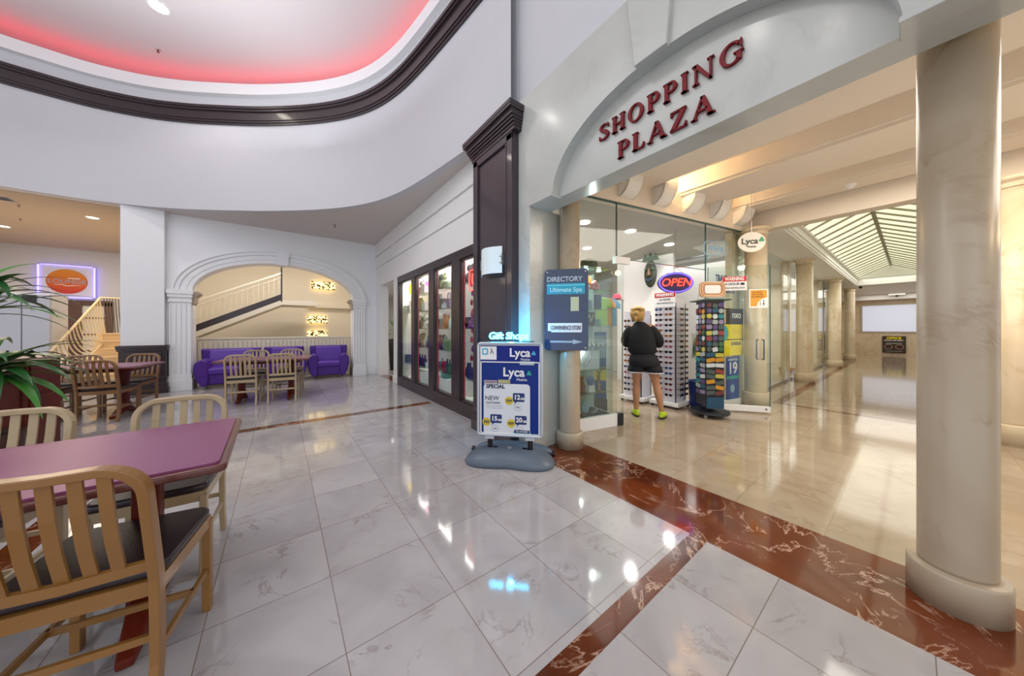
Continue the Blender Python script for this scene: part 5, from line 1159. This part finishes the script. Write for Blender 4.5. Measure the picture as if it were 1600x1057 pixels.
def sprinkler(x, y, z, lab):
    t = thing('sprinkler', lab, 'sprinkler', (x, y, z), 0, 'ceiling sprinklers'); part('plate', MB().lathe([(.035, 0), (.03, -.008)], 16), M['steel'], t); part('head', MB().tube([(0, 0, -.005), (0, 0, -.05)], .008, 8).lathe([(.022, -.05), (.022, -.054)], 12), mat('bronze', '6a4a40', .4, .7), t)
sprinkler(-1.81, 8.49, 6.498, 'sprinkler head in the high oval ceiling'); sprinkler(-4.02, 10.45, 3.698, 'sprinkler head in the beige lounge ceiling beside the vent'); sprinkler(-4.5, 11.75, 3.698, 'sprinkler head in the beige lounge ceiling, farther back'); sprinkler(1.0, 8.07, 3.698, 'sprinkler head in the white ceiling before the arch')
t = thing('ceiling_vent', 'long grey air vent in the beige ceiling at the left edge', 'vent', (-4.30, 10.12, 3.70)); part('frame', MB().box(-.55, .35, -.13, .13, -.012, 0), M['steel'], t); part('louvres', MB().box(-.52, .32, -.10, .10, -.014, -.012), BLK, t)
for x, y, lab in ((17.85+.5, 1.25, 'small dark dome camera at the left of the far drop ceiling'), (23.1, .45, 'small dark dome camera before the far window')):
    t = thing('dome_camera', lab, 'camera', (x, y, 2.98)); part('mount', MB().box(-.1, .1, -.25, .25, -.10, 0), M['white2'], t) if x > 20 else None; part('dome', MB().ball((0, 0, -.12 if x > 20 else -.04), .05, 12), BLK, t, smooth=True)
# ================================================================ FAR HALL POSTER, SIDE SHOP GOODS
t = thing('poster_board', 'dark board with yellow title and drawings on the far corridor wall', 'poster', (23.74, .55, .12), -PI/2)
part('board', MB().box(-.36, .36, -.03, 0, 0, .82), mat('board_brown', '3a2a1c', .5), t, bevel=.004)
text('lettering', 'OFFICE', .14, YEL, t, (0, -.034, .72), bold=.006); text('lettering', 'SPACE FOR RENT', .075, WHT, t, (0, -.034, .61), bold=.003)
for s in (-1, 1): part('wheel_mark', MB().tube([(x, -.034, z) for x, z in ell(.12, .11, 20, s*.17, .30)], .012, 6, closed=True, up=(0, 1, 0)), C_('mark_pink', 'b98a8a'), t)
for k in range(3): flat(t, 'text_line', rect(.5, .02, 0, .48-.03*k if k < 2 else .09), -.031, GRY)
t = thing('wire_chair', 'white wire-backed chair inside the side shop, seen through the corridor glass', 'chair', (9.4, 2.6, 0), 2.2)
part('seat', MB().lathe([(.20, .44), (.21, .46), (.20, .48)], 24), C_('seat_red', '8d5a50'), t); part('back', MB().tube([(.2*math.cos(a), .18, .48+.42*math.sin(a)) for a in [PI*k/14 for k in range(15)]], .012, 6, up=(0, 1, 0)).tube([(.11*math.cos(a), .18, .52+.25*math.sin(a)) for a in [2*PI*k/14 for k in range(14)]], .008, 6, closed=True, up=(0, 1, 0)), WHT, t)
for a in range(4): part('leg', MB().tube([(.15*math.cos(a*PI/2+.8), .15*math.sin(a*PI/2+.8), .45), (.2*math.cos(a*PI/2+.8), .2*math.sin(a*PI/2+.8), 0)], .011, 6), WHT, t)
t = thing('shop_shelf', 'white shelf unit inside the side shop behind the corridor glass', 'shelf', (11.4, 3.4, 0), -.3); part('frame', MB().box(-.6, .6, -.2, .2, .05, .12).box(-.6, -.56, -.2, .2, 0, 1.8).box(.56, .6, -.2, .2, 0, 1.8), WHT, t)
for z in (.5, .9, 1.3, 1.75): part('shelf_board', MB().box(-.58, .58, -.2, .2, z, z+.03), WHT, t)
for k in range(6): single('goods_box', boxm(.14, .14, .18+.03*(k % 3)), C_('goods_%d' % k, ['8a5a3a', '6b8f7a', 'b0a070', '49607a', 'a0705a', 'd0c8b0'][k], .6), ['brown', 'green', 'khaki', 'slate', 'clay', 'ivory'][k]+' goods box on the shelf unit in the side shop', 'box', loc=(10.95+.17*k, 3.5-.052*k, .532), rot=(0, 0, -.3))
single('straw_basket', MB().lathe([(.16, 0), (.20, .12), (.19, .12), (.15, .01)], 20), C_('basket_ochre', 'b08040', .8), 'ochre basket on the floor behind the second corridor pane', 'basket', loc=(12.2, 2.3, 0), smooth=True)
# ================================================================ GIFT SHOP GOODS
def gitem(name, mb_, m, label, cat, y, z, x=2.37, smooth=False, rz=0, group=None, **k):
    return single(name, mb_, m, label, cat, group, smooth, loc=(x, y, z), rot=(0, 0, -PI/2+rz), **k)
wname = ['farthest', 'second', 'third', 'nearest']
GSZ = (.52, .92, 1.30, 1.66, 2.02)
for wi, (a, b) in enumerate(PANES):
    if wi == 0: zz = (.52, 1.66)
    elif wi == 3: zz = (.52, 1.3, 2.02)
    else: zz = GSZ
    t = thing('glass_shelves', 'glass shelf set behind the '+wname[wi]+' shop window', 'shelves', (2.37, min((a+b)/2*1.07, 7.04), 0)); h_ = (b-a)/2+.02
    for z in zz: part('shelf', MB().box(-.10, .12, -h_, h_, z-.01, z), M['glass_green'], t)
    part('back_panel', MB().box(.30, .32, -h_-.05, h_+.05, .12, 2.5), C_('panel_%d' % wi, ['d8cfc4', 'd6cdc8', 'dfd9d6', 'b9b4ba'][wi], .5), t)
    part('upright', MB().box(-.10, -.09, h_-.012, h_, .12, 2.4), M['steel'], t)
    part('plinth', MB().box(-.10, .30, -h_, h_, .12, .42 if wi in (1, 2) else .16), WHT, t)
    # strings of small red lights along the window edge
    lm = MB()
    yl = b-.035 if wi else a+.2
    for k in range(60): lm.ball((0, 0, k*.035), .005 if wi else .003, 6)
    single('light_string', lm, mat('led_red', 'ff5a6a', .4, emit='ff4058', strength=2.2) if wi else C_('string_dark', '7a3c3c'), 'string of small '+('red lights' if wi else 'dark beads')+' along the '+wname[wi]+' shop window', 'light string', loc=(2.235, yl, .26))
    if wi in (1, 2):
        lm2 = MB(); [lm2.ball((0, 0, k*.035), .005, 6) for k in range(60)]; single('light_string', lm2, MATS['led_red'], 'string of small red lights along the right edge of the '+wname[wi]+' shop window', 'light string', loc=(2.235, a+.035, .26))
def plush(s=.11):
    m = MB(); m.ball((0, 0, s*.8), s*.8, 12, sz=1.0); m.ball((0, -.01, s*2.0), s*.58, 12); 
    for q in (-1, 1): m.ball((q*s*.42, 0, s*2.5), s*.2, 8); m.ball((q*s*.75, -s*.3, s*1.0), s*.28, 8); m.ball((q*s*.5, -s*.6, s*.25), s*.3, 8)
    return m
def purse(w=.22, h=.17): return MB().prism([(-w/2, 0), (w/2, 0), (w*.42, h), (-w*.42, h)], -.045, .045, 'y').tube([(-w*.3, 0, h), (-w*.2, 0, h*1.6), (w*.2, 0, h*1.6), (w*.3, 0, h)], .008, 6, up=(0, 1, 0))
def doll(): return MB().lathe([(.07, 0), (.03, .14), (.035, .18), (.02, .2)], 12).ball((0, 0, .235), .04, 10)
def bow():
    m = MB(); m.ball((0, 0, .08), .05, 10)
    for k in range(6): a = k*PI/3; m.ball((.075*math.cos(a), 0, .09+.06*math.sin(a)), .055, 8, sy=.7)
    return m
kinds = {'plush': (plush, 'plush_toy', 'toy'), 'purse': (purse, 'handbag', 'bag'), 'doll': (doll, 'doll', 'doll'), 'bottle': (lambda: bottle(.24, .04), 'bottle', 'bottle'), 'box': (lambda: boxm(.15, .12, .18), 'gift_box', 'box'), 'bow': (bow, 'gift_bow', 'bow'), 'cap': (lambda: MB().lathe([(.12, 0), (.10, .01), (.09, .07), (.05, .12), (.002, .13)], 18), 'cap', 'hat'), 'mug': (lambda: MB().lathe([(.04, 0), (.05, .1), (.045, .1), (.03, .01)], 16), 'mug', 'mug'), 'vase': (lambda: MB().lathe([(.04, 0), (.07, .08), (.05, .17), (.03, .2), (.04, .24)], 16), 'vase', 'vase')}
lst = [
 (1, 4, .25, 'cap', '6d4a38', 'brown'), (1, 4, .7, 'box', 'e8d8dc', 'pale pink'), (1, 3, .3, 'plush', 'a8a03c', 'mustard'), (1, 3, .72, 'box', 'cfcac6', 'pale grey'), (1, 2, .22, 'purse', '6e6248', 'olive brown'), (1, 2, .6, 'purse', '8b7a58', 'khaki'), (1, 2, .88, 'plush', 'd9d4cc', 'white'), (1, 1, .3, 'purse', 'a08a5a', 'sand'), (1, 1, .75, 'vase', 'c8bfa8', 'cream'), (1, 0, .2, 'bottle', '2a2f5c', 'navy'), (1, 0, .42, 'bottle', '4a4058', 'dark violet'), (1, 0, .62, 'bottle', '202a52', 'midnight blue'), (1, 0, .84, 'mug', 'd6dde2', 'white'),
 (1, 4, .46, 'plush', 'c9c2b8', 'ivory'), (1, 3, .5, 'cap', '8f8560', 'khaki'), (1, 2, .4, 'vase', '4d4638', 'dark olive'), (1, 1, .52, 'plush', '9a7a50', 'brown'), (1, 1, .9, 'bottle', '3a4468', 'slate blue'), (1, 0, .08, 'box', 'c4a8b0', 'pink'), (2, 4, .48, 'plush', 'a8b08a', 'light green'), (2, 3, .66, 'cap', '9aa4b8', 'blue grey'), (2, 2, .5, 'doll', 'd8a080', 'peach'), (2, 2, .9, 'bottle', 'c7d8d8', 'clear'), (2, 1, .6, 'vase', '8a9a90', 'grey green'), (2, 1, .1, 'mug', 'e4e4e4', 'white'), (2, 0, .36, 'bottle', 'd0d4e8', 'frosted'), (2, 0, .68, 'bottle', '2a3060', 'navy'), (3, 2, .5, 'plush', '8f8a92', 'grey'), (0, 1, .7, 'purse', 'b9b4aa', 'grey'),
 (2, 4, .25, 'plush', '7d8a62', 'sage'), (2, 4, .7, 'cap', '5d6b56', 'grey green'), (2, 3, .2, 'plush', 'e2dfe2', 'white'), (2, 3, .5, 'box', '55606f', 'slate'), (2, 3, .8, 'purse', '7c6a8a', 'mauve'), (2, 2, .3, 'box', 'd2d9d6', 'pale mint'), (2, 2, .72, 'vase', 'd0824f', 'orange'), (2, 1, .25, 'doll', 'c86a62', 'coral'), (2, 1, .48, 'doll', '2e2626', 'dark'), (2, 1, .75, 'box', '6e8a5c', 'green'), (2, 0, .2, 'box', 'c9cbe0', 'lavender'), (2, 0, .52, 'bow', 'b3162c', 'large red'), (2, 0, .84, 'bottle', '1f5a4a', 'dark green'),
 (3, 2, .35, 'cap', '2b2a30', 'black'), (3, 2, .75, 'purse', 'a02a34', 'crimson'), (3, 1, .4, 'box', '2c2f7a', 'indigo'), (3, 1, .75, 'plush', '8a4aa0', 'purple'), (3, 0, .35, 'vase', '2a3a8c', 'royal blue'), (3, 0, .7, 'box', '1f2f7c', 'deep blue'),
 (0, 1, .4, 'box', 'cfd4d2', 'grey white'), (0, 0, .5, 'box', '4f5a70', 'steel blue')]
for wi, si, fr_, kd, c, cn in lst:
    a, b = PANES[wi]; fn, nm_, cat = kinds[kd]; zz = {0: (.52, 1.66), 3: (.52, 1.3, 2.02)}.get(wi, GSZ)
    gitem(nm_, fn(), C_('goods_'+c, c, .6), cn+' '+nm_.replace('_', ' ')+' on '+['the lowest', 'the second', 'the third', 'the fourth', 'the top'][si]+' shelf of the '+wname[wi]+' shop window', cat, min(b*1.07, 7.44)-.06-(min(b*1.07, 7.44)-a*1.07-.12)*fr_, zz[si], smooth=kd in ('plush', 'bow', 'cap', 'vase', 'bottle', 'doll'))
# below the lowest shelves
gitem('planter', MB().lathe([(.08, 0), (.11, .10), (.10, .10), (.07, .01)], 18), C_('teal_pot', '3a8a86', .4), 'teal pot on the white plinth of the third shop window', 'pot', 5.02, .42, x=2.36, smooth=True)
# hanging ornaments in the nearest window
random.seed(4)
for k in range(9):
    m = MB().prism([(-.04, 0), (0, .05), (.04, .01), (.02, -.05), (-.03, -.04)], -.006, .006, 'y'); gitem('ornament', m, C_('orn_%d' % (k % 3), ['c02a6a', '6a2a8c', '8c1a3a'][k % 3], .4), 'hanging foil ornament in the nearest shop window', 'ornament', 4.03-.03*(k % 2), 1.98-.14*k, x=2.30, group='foil ornaments hanging in the nearest window')
t = thing('neon_sign', 'red neon OPEN sign at the edge of the nearest shop window', 'neon sign', (2.25, 3.95, 2.02), -PI/2)
text('lettering', 'OPEN', .24, mat('neon_red_open', 'ff5a55', .4, emit='ff3828', strength=3.5), t, (.18, 0, 0), depth=.008, sx=.55); part('frame', MB().tube([(x, .01, z) for x, z in rrect(.52, .30, .05, 4, .18, 0)], .008, 6, closed=True, up=(0, 1, 0)), MATS['neon_red_open'], t); part('cord', MB().tube([(.18, .01, .15), (.18, .01, .5)], .003, 6), M['black'], t)
t = thing('neon_flower', 'yellow neon flower sign in the farthest shop window', 'neon sign', (2.26, 6.60, 2.16), -PI/2)
m = MB(); [m.tube([(x, 0, z) for x, z in ell(.05, .05, 12, .075*math.cos(a), .075*math.sin(a))], .012, 6, closed=True, up=(0, 1, 0)) for a in [k*PI/3 for k in range(6)]]; part('petals', m, mat('neon_yellow', 'ffe640', .4, emit='ffe020', strength=3.5), t); part('cord', MB().tube([(0, 0, .1), (0, 0, .2)], .003, 6), M['black'], t)
t = thing('round_sign', 'round red and white sign hanging in the farthest shop window', 'sign', (2.27, 6.52, 1.83), -PI/2); part('disc', MB().prism(ell(.09, .09, 24), 0, .008, 'y'), WHT, t); part('ring', MB().tube([(x, -.004, z) for x, z in ell(.075, .075, 24)], .016, 6, closed=True, up=(0, 1, 0)), RED, t)
t = thing('neon_sign', 'pink neon squiggle sign at the top of the second shop window', 'neon sign', (2.26, 5.62, 2.17), -PI/2); part('tube', MB().tube([(-.12+.02*k, 0, .05*math.sin(k*1.4)) for k in range(13)], .011, 6, up=(0, 1, 0)).tube([(x, 0, z) for x, z in rrect(.30, .18, .04, 3)], .007, 6, closed=True, up=(0, 1, 0)), PINK, t)
for w_i, y_ in ((3, 4.1),):
    single('globe_lamp', MB().ball((0, 0, 0), .07, 14), mat('globe_white', 'ffffff', .4, emit='ffffff', strength=5), 'round white lamp glowing at the top of the nearest shop window', 'lamp', loc=(2.75, 4.42, 2.28), smooth=True)
    single('lamp_cord', MB().tube([(2.75, 4.42, 2.35), (2.75, 4.42, 2.8)], .005, 6), M['black'], 'black cord holding the round white lamp in the gift shop', 'cord')
